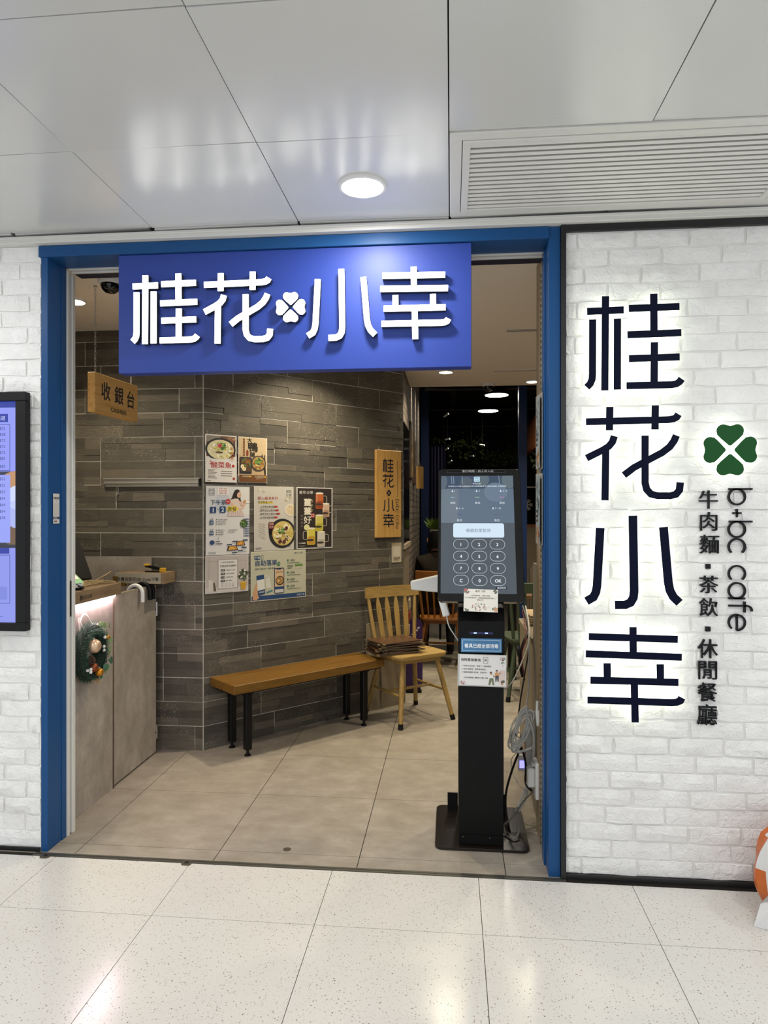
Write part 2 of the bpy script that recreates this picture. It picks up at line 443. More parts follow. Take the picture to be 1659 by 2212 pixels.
# ------------------------------------------------------------------ the setting: mall side
FY = 2.81                         # plane of the shop front
fl = MB().box(-4.2, 4.2, -3.2, 2.775, -0.06, -0.006).build('floor', DARKG); tag(fl, kind='structure')
XL = [-4.2, -3.41, -2.83, -2.24, -1.656, -1.072, -0.478, 0.108, 0.699, 1.29, 1.88, 2.47, 3.06, 4.2]
YL = [-3.2, -1.14, -0.55, 0.04, 0.63, 1.222, 1.813, 2.403, 2.775]
g = 0.0012
for i in range(len(XL) - 1):
    for j in range(len(YL) - 1):
        MB().box(XL[i] + g, XL[i + 1] - g, YL[j] + g, YL[j + 1] - g, -0.006, 0).build('tile', MATS['terrazzo'], fl)
th = MB().box(-1.76, 0.45, 2.776, 2.788, -0.01, 0.002).box(-1.76, 0.45, 2.792, 2.803, -0.01, 0.0015).build('trim_1', plain('worn_steel_strip', '6b6a62', 0.4, 0.7))
tag(th, 'worn steel threshold strip between cream and beige floors', kind='structure')

ZC = 2.62                         # mall ceiling
cl = MB().box(-4.3, 4.3, -3.2, 2.97, ZC + 0.05, ZC + 0.09).build('ceiling', VOID); tag(cl, kind='structure')
CXL = [-4.3, -3.67, -3.06, -2.45, -1.84, -1.23, -0.615, -0.007, 0.603, 1.213, 1.82, 2.43, 3.04, 4.3]
CYL = [-3.2, -1.45, -0.85, -0.25, 0.35, 0.955, 1.56, 2.155, 2.762]
rnd = random.Random(5)
HOLES = []
def ceiling_panel(x0, x1, y0, y1, tilt):
    g = 0.0018; z = ZC
    m = MB(); c = [(x0 + g, y0 + g), (x1 - g, y0 + g), (x1 - g, y1 - g), (x0 + g, y1 - g)]
    dz = [rnd.uniform(0, tilt) for _ in c]
    n = 4; vs = []
    for b in range(n + 1):
        for a in range(n + 1):
            u, v = a / n, b / n
            zz = (dz[0] * (1 - u) * (1 - v) + dz[1] * u * (1 - v) + dz[2] * u * v + dz[3] * (1 - u) * v)
            vs.append((c[0][0] + (c[1][0] - c[0][0]) * u, c[0][1] + (c[3][1] - c[0][1]) * v, z + zz - 0.003 * math.sin(math.pi * u) * math.sin(math.pi * v)))
    fs = [(b * (n + 1) + a, (b + 1) * (n + 1) + a, (b + 1) * (n + 1) + a + 1, b * (n + 1) + a + 1) for b in range(n) for a in range(n)]
    m.add(vs, fs)
    rim = list(range(n + 1)) + [k * (n + 1) + n for k in range(1, n + 1)] + [n * (n + 1) + k for k in range(n - 1, -1, -1)] + [k * (n + 1) for k in range(n - 1, 0, -1)]
    o = len(vs); up = [(vs[i][0], vs[i][1], z + 0.035) for i in rim]
    m.v += up; k = len(rim)
    for i in range(k): m.f.append((rim[i], rim[(i + 1) % k], o + (i + 1) % k, o + i)); m.mi.append(0)
    return m.build('panel', MATS['ceiling'], cl, smooth=True)
for i in range(len(CXL) - 1):
    for j in range(len(CYL) - 1):
        if j == len(CYL) - 2 and i in (7, 8): continue          # the air grille sits here
        ceiling_panel(CXL[i], CXL[i + 1], CYL[j], CYL[j + 1], 0.006 if j > 4 else 0.003)
# perimeter trim under the ceiling
tr = MB()
tr.box(-4.3, 4.3, 2.775, FY + 0.02, 2.585, 2.612).box(-4.3, 4.3, 2.766, FY + 0.02, 2.600, 2.612)
tag(tr.build('trim_2', WPAINT, bevel=0.002), 'white painted ceiling cornice above the shop front', kind='structure')
# last narrow ceiling strips, uneven, with dark gaps behind them
for k, (x0, x1, a, b) in enumerate([(-4.3, -1.85, 0, 0.003), (-1.83, -1.25, 0.002, 0.012), (-1.22, -0.62, 0.0, 0.004), (-0.61, -0.01, 0.004, 0.0), (0.0, 0.60, 0.001, 0.011), (0.61, 1.21, 0.010, 0.001), (1.22, 4.3, 0.0, 0.004)]):
    m = MB(); m.add([(x0, 2.765, ZC - 0.004 + a), (x1, 2.765, ZC - 0.004 + b), (x1, 2.80, ZC - 0.006 + b), (x0, 2.80, ZC - 0.006 + a),
                     (x0, 2.765, ZC + 0.03), (x1, 2.765, ZC + 0.03), (x1, 2.80, ZC + 0.03), (x0, 2.80, ZC + 0.03)],
                    [(0, 3, 2, 1), (4, 5, 6, 7), (0, 1, 5, 4), (2, 3, 7, 6), (1, 2, 6, 5), (0, 4, 7, 3)])
    m.build('edge_panel', MATS['ceiling'], cl)

# air grille
gr = thing('air_grille', 'white louvred air grille set in the mall ceiling', 'vent', (0.6, 2.46, ZC))
m = MB()
for a, b, c, d in ((-0.605, 0.61, -0.303, -0.262), (-0.605, 0.61, 0.262, 0.302), (-0.605, -0.565, -0.262, 0.262), (0.565, 0.61, -0.262, 0.262)): m.box(a, b, c, d, -0.002, 0.03)
m.build('frame', WPAINT, gr, bevel=0.002)
m = MB()
for a, b, c, d in ((-0.563, 0.563, -0.260, -0.236), (-0.563, 0.563, 0.236, 0.260), (-0.563, -0.538, -0.236, 0.236), (0.538, 0.563, -0.236, 0.236)): m.box(a, b, c, d, -0.006, 0.02)
m.build('inner_frame', WPAINT, gr, bevel=0.002)
MB().box(-0.56, 0.56, -0.255, 0.255, 0.016, 0.020).build('backing', plain('shadow_grey', '9a9995', 0.8), gr)
sl = MB().box(-0.538, 0.538, -0.0065, 0.0065, -0.003, 0.003).mesh('slat', plain('slat_white', 'dbdad6', 0.35))
for k in range(15):
    link('slat', sl, gr, (0, -0.222 + k * 0.0317, 0.002), (R(-18), 0, 0))

# round ceiling lamps of the mall
LAMP_FACE = emis('lamp_diffuser', 'fffef8', 14.0)
def round_lamp(x, y, z, r, label, power, color, group, mat=None, ring=True, spot=False):
    t = thing('ceiling_lamp', label, 'lamp', (x, y, z), 0, group)
    m = MB().lathe([(r * 1.0, 0.02), (r * 1.0, -0.004), (r * 0.96, -0.010), (r * 0.86, -0.011), (r * 0.85, -0.004)], seg=32); m.build('trim_ring', WHITE, t, smooth=True)
    MB().lathe([(r * 0.85, 0.0), (r * 0.85, -0.0075), (r * 0.4, -0.0085)], seg=32).build('diffuser', mat or LAMP_FACE, t, smooth=True)
    if power:
        ld = bpy.data.lights.new('lamp_light', 'AREA'); ld.shape = 'DISK'; ld.size = r * 1.7; ld.energy = power; ld.color = color
        if spot: ld.spread = R(125)
        link('lamp_light', ld, t, (0, 0, -0.013))
    return t
round_lamp(-0.316, 2.467, ZC, 0.088, 'round flush white lamp in the mall ceiling above the blue sign', MALL_LAMP, (1.0, 0.99, 0.975), 'mall ceiling lamps')
for k, (x, y, wh) in enumerate([(-2.45, 2.05, 'beyond the menu screen'), (1.5, 1.3, 'in front of the right white wall'), (-1.55, 0.6, 'two panels in front of the menu screen'), (0.9, -0.6, 'behind the viewer on the right'), (-0.95, -1.2, 'behind the viewer on the left'), (2.7, 2.2, 'far along the right white wall'), (-2.8, -0.6, 'farthest behind on the left')]):
    round_lamp(x, y, ZC, 0.088, 'round flush white mall lamp ' + wh, MALL_LAMP, (1.0, 0.99, 0.98), 'mall ceiling lamps')

# ------------------------------------------------------------------ painted brick walls
def brick_variants(n, seed):
    rr = random.Random(seed); out = []
    for _ in range(n):
        m = MB(); N, K = 4, 2; vs = []
        for b in range(K + 1):
            for a in range(N + 1):
                u, v = a / N - 0.5, b / K - 0.5
                edge = a in (0, N) or b in (0, K)
                vs.append((u * (0.985 if edge else 1) + rr.uniform(-.02, .02), -1.0 + (0.35 if edge else 0) + rr.uniform(-0.28, 0.28), v * 0.97 + rr.uniform(-.07, .07)))
        m.add(vs, [(b * 5 + a, b * 5 + a + 1, (b + 1) * 5 + a + 1, (b + 1) * 5 + a) for b in range(K) for a in range(N)])
        rim = [0, 1, 2, 3, 4, 9, 14, 13, 12, 11, 10, 5]; o = len(m.v); m.v += [(m.v[i][0] * 1.01, 0.2, m.v[i][2] * 1.03) for i in rim]
        for i in range(12): m.f.append((rim[(i + 1) % 12], rim[i], o + i, o + (i + 1) % 12)); m.mi.append(0)
        out.append(m.mesh('brick', MATS['brick'], smooth=True))
    return out
BV = brick_variants(7, 11)
def brick_wall(name, x0, x1, z0, z1, seed, back):
    rr = random.Random(seed)
    wl = MB().box(x0, x1, FY + 0.004, FY + back, 0, 2.72).build(name, plain('painted_mortar', 'e8e7e5', 0.85, var=.05)); tag(wl, kind='structure')
    rows = 37; h = (z1 - z0) / rows; ln = 0.213
    for i in range(rows):
        x = x0 - (0.0 if i % 2 else 0.115) - rr.uniform(0, 0.02) - 0.03
        while x < x1 - 0.012:
            L = ln + rr.uniform(-0.016, 0.016); a, b = max(x, x0 + 0.001), min(x + L - 0.009, x1 - 0.001)
            if b - a > 0.02:
                d = rr.uniform(0.004, 0.010)
                link('brick', rr.choice(BV), wl, ((a + b) / 2, FY + 0.004, z0 + (i + 0.5) * h), None, (b - a, d, h - 0.0085 + rr.uniform(-.002, .002)))
            x += L
    return wl
WR = brick_wall('wall_right', 0.452, 1.78, 0.018, 2.555, 3, 0.16)
WL = brick_wall('wall_left', -2.62, -1.744, 0.020, 2.585, 4, 0.16)
for n, x0, x1 in (('wall_far_right', 1.78, 4.2), ('wall_far_left', -4.2, -2.62)):
    tag(MB().box(x0, x1, FY, FY + 0.16, 0, 2.72).build(n, MATS['brick']), kind='structure')
# black edging of the right wall
m = MB().box(0.432, 0.4515, FY - 0.016, FY + 0.03, 0.0, 2.583).build('trim_3', plain('black_edging', '1e1e20', 0.35, var=0.2)); tag(m, 'black vertical edging strip beside the blue post', kind='structure')
m = MB().box(0.4515, 1.80, FY - 0.014, FY + 0.02, 2.557, 2.583).build('trim_4', MATS['black_edging']); tag(m, 'black edging strip along the top of the white wall', kind='structure')
m = MB().box(0.4515, 4.2, FY - 0.012, FY + 0.02, 0.0, 0.020).build('baseboard_right', MATS['black_edging']); tag(m, kind='structure')
m = MB().box(-4.2, -1.746, FY - 0.004, FY + 0.02, 0.0, 0.017).build('baseboard_left', MATS['black_edging']); tag(m, kind='structure')

# blue portal frame
tag(MB().box(-1.744, 0.452, FY + 0.03, FY + 0.15, 2.584, 2.72).build('wall_header', WPAINT), kind='structure')
pf = link('trim_5', None); tag(pf, 'blue painted metal portal frame around the shop entrance', kind='structure')
MB().box(-1.743, -1.713, FY, 2.948, 0, 2.54).build('post', BLUE, pf, bevel=0.0015)
MB().box(0.386, 0.4315, FY, 2.962, 0, 2.583).build('post', BLUE, pf, bevel=0.0015)
MB().box(-1.750, 0.386, FY - 0.008, 2.95, 2.536, 2.583).build('lintel', BLUE, pf, bevel=0.0015)
MB().box(0.3795, 0.3865, 2.90, 2.962, 0, 2.53).build('corner_bead', BLUE, pf, bevel=0.001)
MB().box(-1.7145, -1.7095, 2.915, 2.948, 0, 2.535).build('corner_bead', BLUE, pf, bevel=0.001)
# white shutter guides
sg = link('trim_6', None); tag(sg, 'white roller shutter guide channels inside the blue frame', kind='structure')
MB().box(-1.735, -1.703, 2.950, 2.966, 0, 2.53).box(-1.735, -1.712, 2.966, 2.985, 0, 2.53).box(-1.735, -1.700, 2.985, 3.008, 0.0, 2.52).build('guide', WPAINT, sg, bevel=0.002)
MB().box(-1.703, 0.386, 2.952, 2.966, 2.530, 2.552).box(-1.703, 0.386, 2.975, 2.990, 2.524, 2.540).build('guide', WPAINT, sg, bevel=0.002)
MB().box(-1.70, 0.386, 3.0, 3.06, 2.528, 2.62).build('head_beam', NAVY, sg)
MB().box(-1.706, -1.7035, 2.972, 2.980, 0.98, 1.14).build('lock_slot', plain('slot_dark', '4a4540', 0.4, 0.5), sg)

# ------------------------------------------------------------------ the setting: shop side
ZS = 2.57
fs_ = MB().box(-2.75, 3.3, 2.804, 12.1, -0.06, -0.004).build('floor_shop', plain('dark_floor_joint', '35302a', 0.9)); tag(fs_, kind='structure')
SX = [-2.75, -2.19, -1.59, -0.985, -0.383, 0.218, 0.82, 1.42, 2.02, 3.3]; SY = [2.804, 2.895, 3.488, 4.066, 4.652, 5.24, 5.83, 6.42, 7.01, 7.60, 8.19, 12.1]
for i in range(len(SX) - 1):
    for j in range(len(SY) - 1):
        MB().box(SX[i] + 0.0018, SX[i + 1] - 0.0018, SY[j] + 0.0013, SY[j + 1] - 0.0013, -0.004, 0).build('tile', MATS['shopfloor'], fs_)
CREAM = plain('cream_ceiling_paint', 'ece2d4', 0.8, var=0.02)
m = MB().box(-2.75, 3.3, 2.95, 6.26, ZS, ZS + 0.06).box(-0.38, 3.3, 6.23, 6.26, ZS, 3.1).build('ceiling_shop', CREAM); tag(m, kind='structure')
m = MB().box(-0.7, 3.4, 6.2, 12.2, 3.05, 3.1).build('ceiling_dining', plain('black_ceiling', '0d0c0c', 0.9)); tag(m, kind='structure')
DKW = plain('dark_wall_paint', '1d1a17', 0.8)
for n, a in (('wall_back_end', (-2.80, -2.551, 4.10, 4.2, 0, ZS + .06)), ('wall_shop_left', (-2.80, -2.75, 2.95, 4.2, 0, ZS + .06)), ('wall_shop_right', (3.3, 3.35, 2.97, 12.1, 0, 3.1)), ('wall_far', (-0.6, 3.35, 12.1, 12.2, 0, 3.1)), ('wall_far_side', (-0.62, -0.56, 8.1, 12.1, 0, 3.1)), ('wall_front_inner', (0.432, 3.3, 2.972, 3.0, 0, ZS))):
    tag(MB().box(*a).build(n, DKW), kind='structure')

# slate strip walls: every tile is 0.6 x 0.147 with thin strips of random height and depth
UNIT = MB().box(-0.5, 0.5, -1, 0.02, -0.5, 0.5).mesh('strip', MATS['strip'], bevel=0)
def strip_wall(name, length, origin, rz, seed, rows=17, hidden=None, cap=292):
    rr = random.Random(seed); H = 0.1469
    wl = MB().box(0, length, -0.0032, 0.10, 0, ZS).build(name, GROUT); wl.location = origin; wl.rotation_euler = (0, 0, rz); tag(wl, kind='structure')
    n = 0; extra = MB()
    for i in range(rows + 1):
        z0 = i * H; z1 = min(z0 + H, ZS)
        if z1 - z0 < 0.02: continue
        x = -rr.choice((0.0, 0.2, 0.4, 0.3, 0.1)) - 0.0
        while x < length - 0.005:
            a, b = max(x, 0.0), min(x + 0.6, length); x += 0.6
            if b - a < 0.02: continue
            pat = rr.choice(([.25, .25, .25, .25], [.33, .33, .34], [.25, .5, .25], [.5, .25, .25], [.25, .25, .5], [.34, .33, .33]))
            zz = z0 + 0.0020; tot = (z1 - z0 - 0.0040)
            for p in pat:
                zt = zz + p * tot
                cuts = [a + 0.0020]
                q_ = rr.random()
                if b - a > 0.45 and q_ < 0.35: cuts += [a + (b - a) * rr.uniform(0.18, 0.42), a + (b - a) * rr.uniform(0.55, 0.82)]
                elif b - a > 0.25 and q_ < 0.85: cuts.append(a + (b - a) * rr.uniform(0.25, 0.75))
                cuts.append(b - 0.0020)
                for q in range(len(cuts) - 1):
                    xa, xb = cuts[q], cuts[q + 1]; d = rr.choice((0.004, 0.005, 0.0065, 0.008, 0.0045))
                    if n < cap:
                        link('strip', UNIT, wl, ((xa + xb) / 2, 0, (zz + zt) / 2), None, (xb - xa - 0.0004, d, zt - zz - 0.0005)); n += 1
                    else: extra.box(xa, xb, -d, 0, zz, zt)
                zz = zt
    if extra.v: tag(extra.build('strip_rows', MATS['strip'], wl), kind='stuff')
    return wl
WA = strip_wall('wall_back', 1.05, (-2.551, 4.098, 0), 0, 21)
PB = Vector((-1.501, 4.098, 0)); AB = R(46); DB = Vector((math.cos(AB), math.sin(AB), 0)); NB = Vector((math.sin(AB), -math.cos(AB), 0))
WB = strip_wall('wall_diagonal', 1.634, PB, AB, 33)
def onB(s, z, off=0.0): return PB + DB * s + NB * (off + 0.008) + Vector((0, 0, z))

# passage wall running back from the end of the diagonal wall
t = NT('pale_brick_relief'); v = t.pos(); mp = t.n('ShaderNodeMapping'); mp.inputs['Rotation'].default_value = (R(90), 0, R(90)); t.l(v, mp.inputs[0])
sepx = t.n('ShaderNodeSeparateXYZ'); t.l(v, sepx.inputs[0]); cmb = t.n('ShaderNodeCombineXYZ'); t.l(sepx.outputs[1], cmb.inputs[0]); t.l(sepx.outputs[2], cmb.inputs[1])
bk = t.n('ShaderNodeTexBrick'); t.l(cmb.outputs[0], bk.inputs[0]); bk.inputs['Scale'].default_value = 1; bk.inputs['Brick Width'].default_value = 0.3; bk.inputs['Row Height'].default_value = 0.06; bk.inputs['Mortar Size'].default_value = 0.006
bk.inputs['Color1'].default_value = lin('6b6055'); bk.inputs['Color2'].default_value = lin('544b42'); bk.inputs['Mortar'].default_value = lin('2a2520')
t.bump(bk.outputs['Fac'], -0.8, 0.02); MATS['passage'] = t.set(bk.outputs['Color'], 0.7)
m = MB().box(-0.55, -0.366, 5.30, 8.1, 0, 3.08).build('wall_passage', MATS['passage']); tag(m, kind='structure')
pw = m
MB().box(-0.3655, -0.362, 5.30, 6.0, 0, 1.2).build('lower_panel', plain('beige_panel', '7d7060', 0.6), pw)
win = link('window_1', None); tag(win, 'dark serving window in the passage wall', kind='structure')
MB().box(-0.366, -0.358, 5.28, 5.99, 1.20, 2.14).build('pane', BLACKG, win)
MB().box(-0.372, -0.345, 5.28, 6.0, 1.165, 1.20).build('sill', plain('sill_beige', '9a8b76', 0.5), win)

# right inner jamb: wood panel, grey wall end and slotted upright
m = MB().box(0.388, 0.432, 3.03, 3.222, 0, ZS).build('wall_jamb', wood('pale_jamb_wood', 'a8957a', '93805f', 'z', 0.55, 0.7)); tag(m, kind='structure')
m = MB().box(0.402, 0.60, 3.222, 3.48, 0, 1.2).build('wall_jamb_return', plain('grey_concrete_end', '8b8579', 0.8, var=0.15)); tag(m, kind='structure')
up_ = thing('slotted_upright', 'grey slotted metal upright strip along the right jamb', 'upright', (0.386, 3.02, 0))
MB().box(-0.004, 0.002, -0.022, 0.012, 0, 2.5).build('strip', ALU, up_)
m = MB()
for k in range(96): m.box(-0.0052, -0.0035, -0.012, 0.004, 0.03 + k * 0.0255, 0.03 + k * 0.0255 + 0.013)
tag(m.build('slots', VOID, up_), kind='stuff')
# ------------------------------------------------------------------ main sign over the entrance
GLOW = emis('glowing_letter_face', 'fdfefc', 2.3)
SIGNB = plain('royal_blue_panel', '283f90', 0.46, 0.0, 0.35, 0.02)
LSIDE = plain('letter_side_dark', '23262b', 0.4)
sg_ = thing('shop_sign', 'royal blue sign box with glowing white characters over the entrance', 'sign', (-0.6595, 2.815, 2.035))
MB().box(-0.7405, 0.7405, 0, 0.06, 0, 0.500).build('panel', SIGNB, sg_, bevel=0.002)
for x in (-.525, .525): MB().box(x - .025, x + .025, 0.02, 0.05, 0.500, 0.503).build('bracket', NAVY, sg_)
def char_part(root, ch, x0, z0, W, H, sw, yf, yb, body, face, fth=0.002, name='character'):
    """one raised character: body of the depth between wall and face, thin face plate in front"""
    b, f = MB(), MB()
    for k, poly in enumerate(char_polys(ch, W, H, sw)):
        e = 0.00012 * k; poly = [(x + x0, z + z0) for x, z in poly]
        b.prism(poly, yf + fth + e, yb); f.prism(poly, yf + e, yf + fth + e)
    o = b.build(name, body, root); f.build('face', face, o); return o
def clover_part(root, cx, cz, s, yf, yb, body, face, fth=0.002):
    for q in range(4):
        poly = [(x + cx, z + cz) for x, z in heart(q * math.pi / 2, s)]
        o = MB().prism(poly, yf + fth, yb).build('leaf', body, root); MB().prism(poly, yf, yf + fth).build('face', face, o)
ox, oz = -0.6595, 2.035
for ch, x0, z0, W, H in (('gui', -1.325, 2.150, .290, .289), ('hua', -1.016, 2.145, .289, .291), ('xiao', -0.582, 2.143, .277, .291), ('xing', -0.285, 2.144, .283, .289)):
    char_part(sg_, ch, x0 - ox, z0 - oz, W, H, 0.0238, -0.034, 0.0, LSIDE, GLOW, 0.006)
clover_part(sg_, -0.652 - ox, 2.286 - oz, 0.074, -0.034, 0.0, LSIDE, GLOW, 0.006)

# ------------------------------------------------------------------ backlit characters on the right wall
NAVYF = plain('navy_letter_face', '030b26', 0.5, spec=0.1)
HALO = emis('glowing_letter_body', 'f6ffe2', 1.9)
ws = thing('backlit_wall_sign', 'four large navy backlit characters in a column on the white brick wall', 'sign', (0.7, FY - 0.008, 0.6))
for ch, x0, z0, W, H in (('gui', .525, 1.923, .372, .371), ('hua', .524, 1.495, .368, .367), ('xiao', .524, 1.072, .353, .364), ('xing', .522, .634, .376, .370)):
    char_part(ws, ch, x0 - 0.7, z0 - 0.6, W, H, 0.0272 if ch != 'xiao' else 0.0325, -0.030, 0.002, HALO, NAVYF, 0.004)
cw = thing('clover_emblem', 'green backlit four leaf clover on the white brick wall', 'emblem', (1.063, FY - 0.008, 1.688))
clover_part(cw, 0, 0, 0.120, -0.030, 0.002, HALO, plain('clover_green', '084d1a', 0.4, spec=0.25), 0.004)
def glyph_mesh(ch, cx, cz, W, H, y0, y1, bold=0.0):
    vs, fs = glyphs(ch, bold); x0 = min(v[0] for v in vs); x1 = max(v[0] for v in vs); z0 = min(v[1] for v in vs); z1 = max(v[1] for v in vs)
    P = [(cx + ((x - x0) / (x1 - x0) - .5) * W, cz + ((z - z0) / (z1 - z0) - .5) * H) for x, z in vs]
    m = MB(); m.add([(x, y0, z) for x, z in P], fs); m.add([(x, y1, z) for x, z in P], [f[::-1] for f in fs])
    cnt = {}
    for f in fs:
        for i in range(len(f)): k = (f[i], f[(i + 1) % len(f)]); cnt[k] = 1
    n = len(P); ed = [k for k in cnt if (k[1], k[0]) not in cnt]
    m.f += [(a, a + n, b + n, b) for a, b in ed]; m.mi += [0] * len(ed)
    return m
LBLK = plain('black_letter', '0d0e12', 0.45, spec=0.25)
sl_ = thing('slogan_lettering', 'small black raised characters in a column beside the navy characters', 'lettering', (0.99, FY - 0.006, 0.6))
for ch, x0, x1, z0, z1 in (('牛', .959, 1.028, 1.463, 1.534), ('肉', .963, 1.026, 1.377, 1.450), ('麵', .961, 1.033, 1.289, 1.362), ('茶', .959, 1.030, 1.135, 1.203), ('飲', .959, 1.028, 1.046, 1.116), ('休', .954, 1.028, .883, .957), ('閒', .956, 1.025, .801, .871), ('餐', .954, 1.025, .715, .788), ('廳', .952, 1.025, .624, .703)):
    glyph_mesh(ch, (x0 + x1) / 2 - .99, (z0 + z1) / 2 - .6, x1 - x0, z1 - z0, -0.006, 0.006, 0.0).build('character', LBLK, sl_)
for z in (1.239, 0.996): MB().box(-.0075, .0105, -0.006, 0.006, z - .009 - .6, z + .009 - .6).build('dot', LBLK, sl_)
cf = thing('cafe_lettering', 'thin black raised letters b+bc cafe running down the white wall', 'lettering', (1.069, FY - 0.006, 1.539))
k = 0.546 / 9.1
for st in cafe_strokes():
    m = MB()
    for s in st: m.prism(stroke_poly([(y * k, -x * k) for x, y in s], 0.0068), -0.006, 0.006)
    m.build('letter', LBLK, cf)

# ------------------------------------------------------------------ menu screen on the left wall
ms = thing('menu_screen', 'black framed lit menu screen on the white wall left of the entrance', 'screen', (-2.135, FY - 0.012, 0.947))
MB().box(-0.352, 0.352, -0.035, 0.0, 0, 0.035).box(-0.352, 0.352, -0.035, 0.0, 0.972, 1.010).box(-0.352, -0.306, -0.035, 0, .035, .972).box(0.306, 0.352, -0.035, 0, .035, .972).build('frame', BLACK, ms, bevel=0.002)
MB().box(-0.306, 0.306, -0.020, 0.0, 0.035, 0.972).build('display', BLACKG, ms)
P = Print(600, 920, 0.612, 0.937)
B1, B2, INK = '8790ea', '1c2f9e', '27307e'
P.rect(0, 0, 600, 920, '7781dc'); P.rect(0, 0, 600, 26, '1a2f96', 1); P.rect(0, 26, 600, 290, '8c95ee', .5)
P.rect(0, 52, 560, 86, '1c2f9c', 2); P.text('牛肉麵 ▪ 麵底均可自選', 548, 70, 20, 'c6cdfb', 3, 'r')
P.ring([(20, 96), (568, 96), (568, 288), (20, 288)], 2, INK, 3)
for i, (pr, cl_) in enumerate((('$52', 0), ('$58', 0), ('$72', 1), ('$72', 0), ('$75', 0), ('$85', 1), ('$85', 0))):
    y = 112 + i * 25 + (8 if i > 5 else 0)
    P.text(pr, 548, y, 17, INK, 3, 'r'); P.para(330, y - 4, 1, 120, 16, '4b55b8', 6)
    if cl_: P.ell(505, y, 6, 6, '1c3b52', 3, 10)
    P.text(('紅燒牛肉麵', '番茄牛肉麵', '招牌牛腩麵', '半筋半肉麵', '牛筋麵', '三寶麵', '牛腩牛肚麵')[i], 60, y, 16, INK, 3, 'l')
P.rect(0, 292, 600, 600, '2a2b42', 1); P.rect(0, 306, 570, 588, '929cf0', 2)
P.ell(600, 330, 70, 40, 'b98a5e', 1.5); P.ell(610, 400, 60, 52, 'c9d3f5', 1.6); P.ell(610, 470, 70, 60, 'a7b2ea', 1.6); P.ell(590, 560, 40, 60, '6c5138', 1.4)
for i, pr in enumerate(('$52', '$52', '$52', '$64', '$64', '$64', '$78')):
    y = 322 + i * 27; P.text(pr, 548, y, 17, INK, 3, 'r'); P.para(330, y + 8, 1, 110, 16, '4b55b8', 5); P.text(('紅油抄手', '蔥油拌麵', '鍋貼', '滷味拼盤', '鹽酥雞', '炸魷魚', '麻辣鍋')[i], 60, y, 16, INK, 3, 'l')
    if i == 3: P.ell(505, y, 6, 6, '1c3b52', 3, 10)
    if i == 6: P.ell(505, y, 9, 3.5, '3a1f4c', 3, 10, rot=-.6)
P.rect(0, 596, 600, 610, '20222f', 3); P.rect(0, 610, 600, 920, '8790e4', 2); P.rect(0, 610, 566, 634, '1c2f9c', 3)
for i, s in enumerate(('冬瓜茶(凍)', 'QQ檸茶(凍)', 'QQ檸茶(凍)', '蘆薈葡萄茶', '紅豆抹茶')): P.text(s, 500, 652 + i * 19, 16, INK, 4, 'r'); P.para(420, 661 + i * 19, 1, 70, 8, '4b55b8', 3, 4)
P.rect(300, 772, 556, 825, '7682d6', 3); P.text('飲品 /', 450, 790, 14, INK, 4); P.para(330, 808, 1, 200, 8, '3a44a4', 5, 4)
P.ring([(20, 640), (568, 640), (568, 840), (20, 840)], 2, INK, 3); P.text('湯底 /', 450, 852, 14, INK, 4); P.text('夏天(凍素)', 500, 872, 13, INK, 4, 'r'); P.para(380, 885, 2, 160, 9, '4b55b8', 4, 4)
P.text('以上只供參考', 520, 905, 13, INK, 4, 'r')
o = P.build('menu_page', ms, SCREEN, -0.0205); o.location = (0, 0, 0.035 + 0.4685)

# ------------------------------------------------------------------ sheets on the slate wall
def sheet_on(name, label, cat, s, z, W, H, roll=0.0, off=0.001, mat=None):
    """an upright paper sheet on the diagonal wall with its centre at s along the wall and height z"""
    t = thing(name, label, cat, onB(s, z - H / 2, off), AB)
    h = link('sheet', MB().box(-W / 2, W / 2, -0.0006, 0.0, -H / 2, H / 2).mesh('sheet', mat or SHEET), t, (0, 0, H / 2), (0, roll, 0))
    return t, h
def lay(P, h): P.build('printing', h, PRINT, -0.0007)
GREENS = ['3d6b35', '6b8f3a', '2a5030', '8aa653']
# fish soup
t, h = sheet_on('poster', 'white poster of pickled cabbage fish soup, upper left of the seven', 'poster', .114, 1.780, .212, .292)
P = Print(680, 1080, .212, .292, 2); P.rect(0, 0, 680, 1080, 'ddd8d3')
P.rect(25, 25, 655, 500, '6b4a35', 1); P.rect(25, 25, 330, 170, '8a8178', 1.2); P.blobs(560, 100, 90, 70, 40, 16, ['a87a58', '8a5c40', 'c4a084'], 1.4)
P.ell(330, 330, 330, 260, '23262a', 3, 36); P.ell(330, 335, 290, 222, 'd8d0a4', 3.5, 36); P.rect(0, 560, 680, 620, 'ddd8d3', 3.2)
P.blobs(330, 340, 250, 190, 70, 34, ['e4dfc4', 'cdb968', 'd9cf8e', 'efe9d6', '9aa34a', 'c7c0a0'], 4); P.blobs(370, 250, 90, 70, 22, 30, GREENS, 7.2); P.ell(310, 250, 42, 46, 'd4505a', 8.2); P.ell(310, 250, 18, 20, '8f2c34', 8.4); P.ell(300, 400, 80, 20, '57483c', 8.2)
P.face([(0, 500), (140, 545), (330, 560), (520, 525), (680, 470), (680, 1080), (0, 1080)], 'ddd8d3', 9)
P.vtext('老壇香', 575, 300, 80, 110, 'b8772f', 10, .012); P.ring(rr_pts(520, 470, 630, 590, 54), 4, '6a3b32', 10)
P.text('酸菜魚', 340, 690, 150, 'b3282c', 11, bold=.01); P.vtext('秘釀', 110, 610, 46, 56, 'b3282c', 11); P.ell(600, 700, 32, 32, 'b3282c', 11)
P.para(60, 790, 7, 190, 32, '6a625c', 12, 11); P.para(330, 820, 3, 290, 52, '4c4642', 14, 11); P.rect(590, 965, 640, 1020, 'a83a34', 11); P.para(40, 1040, 1, 120, 20, '5b5550', 12, 11); lay(P, h)
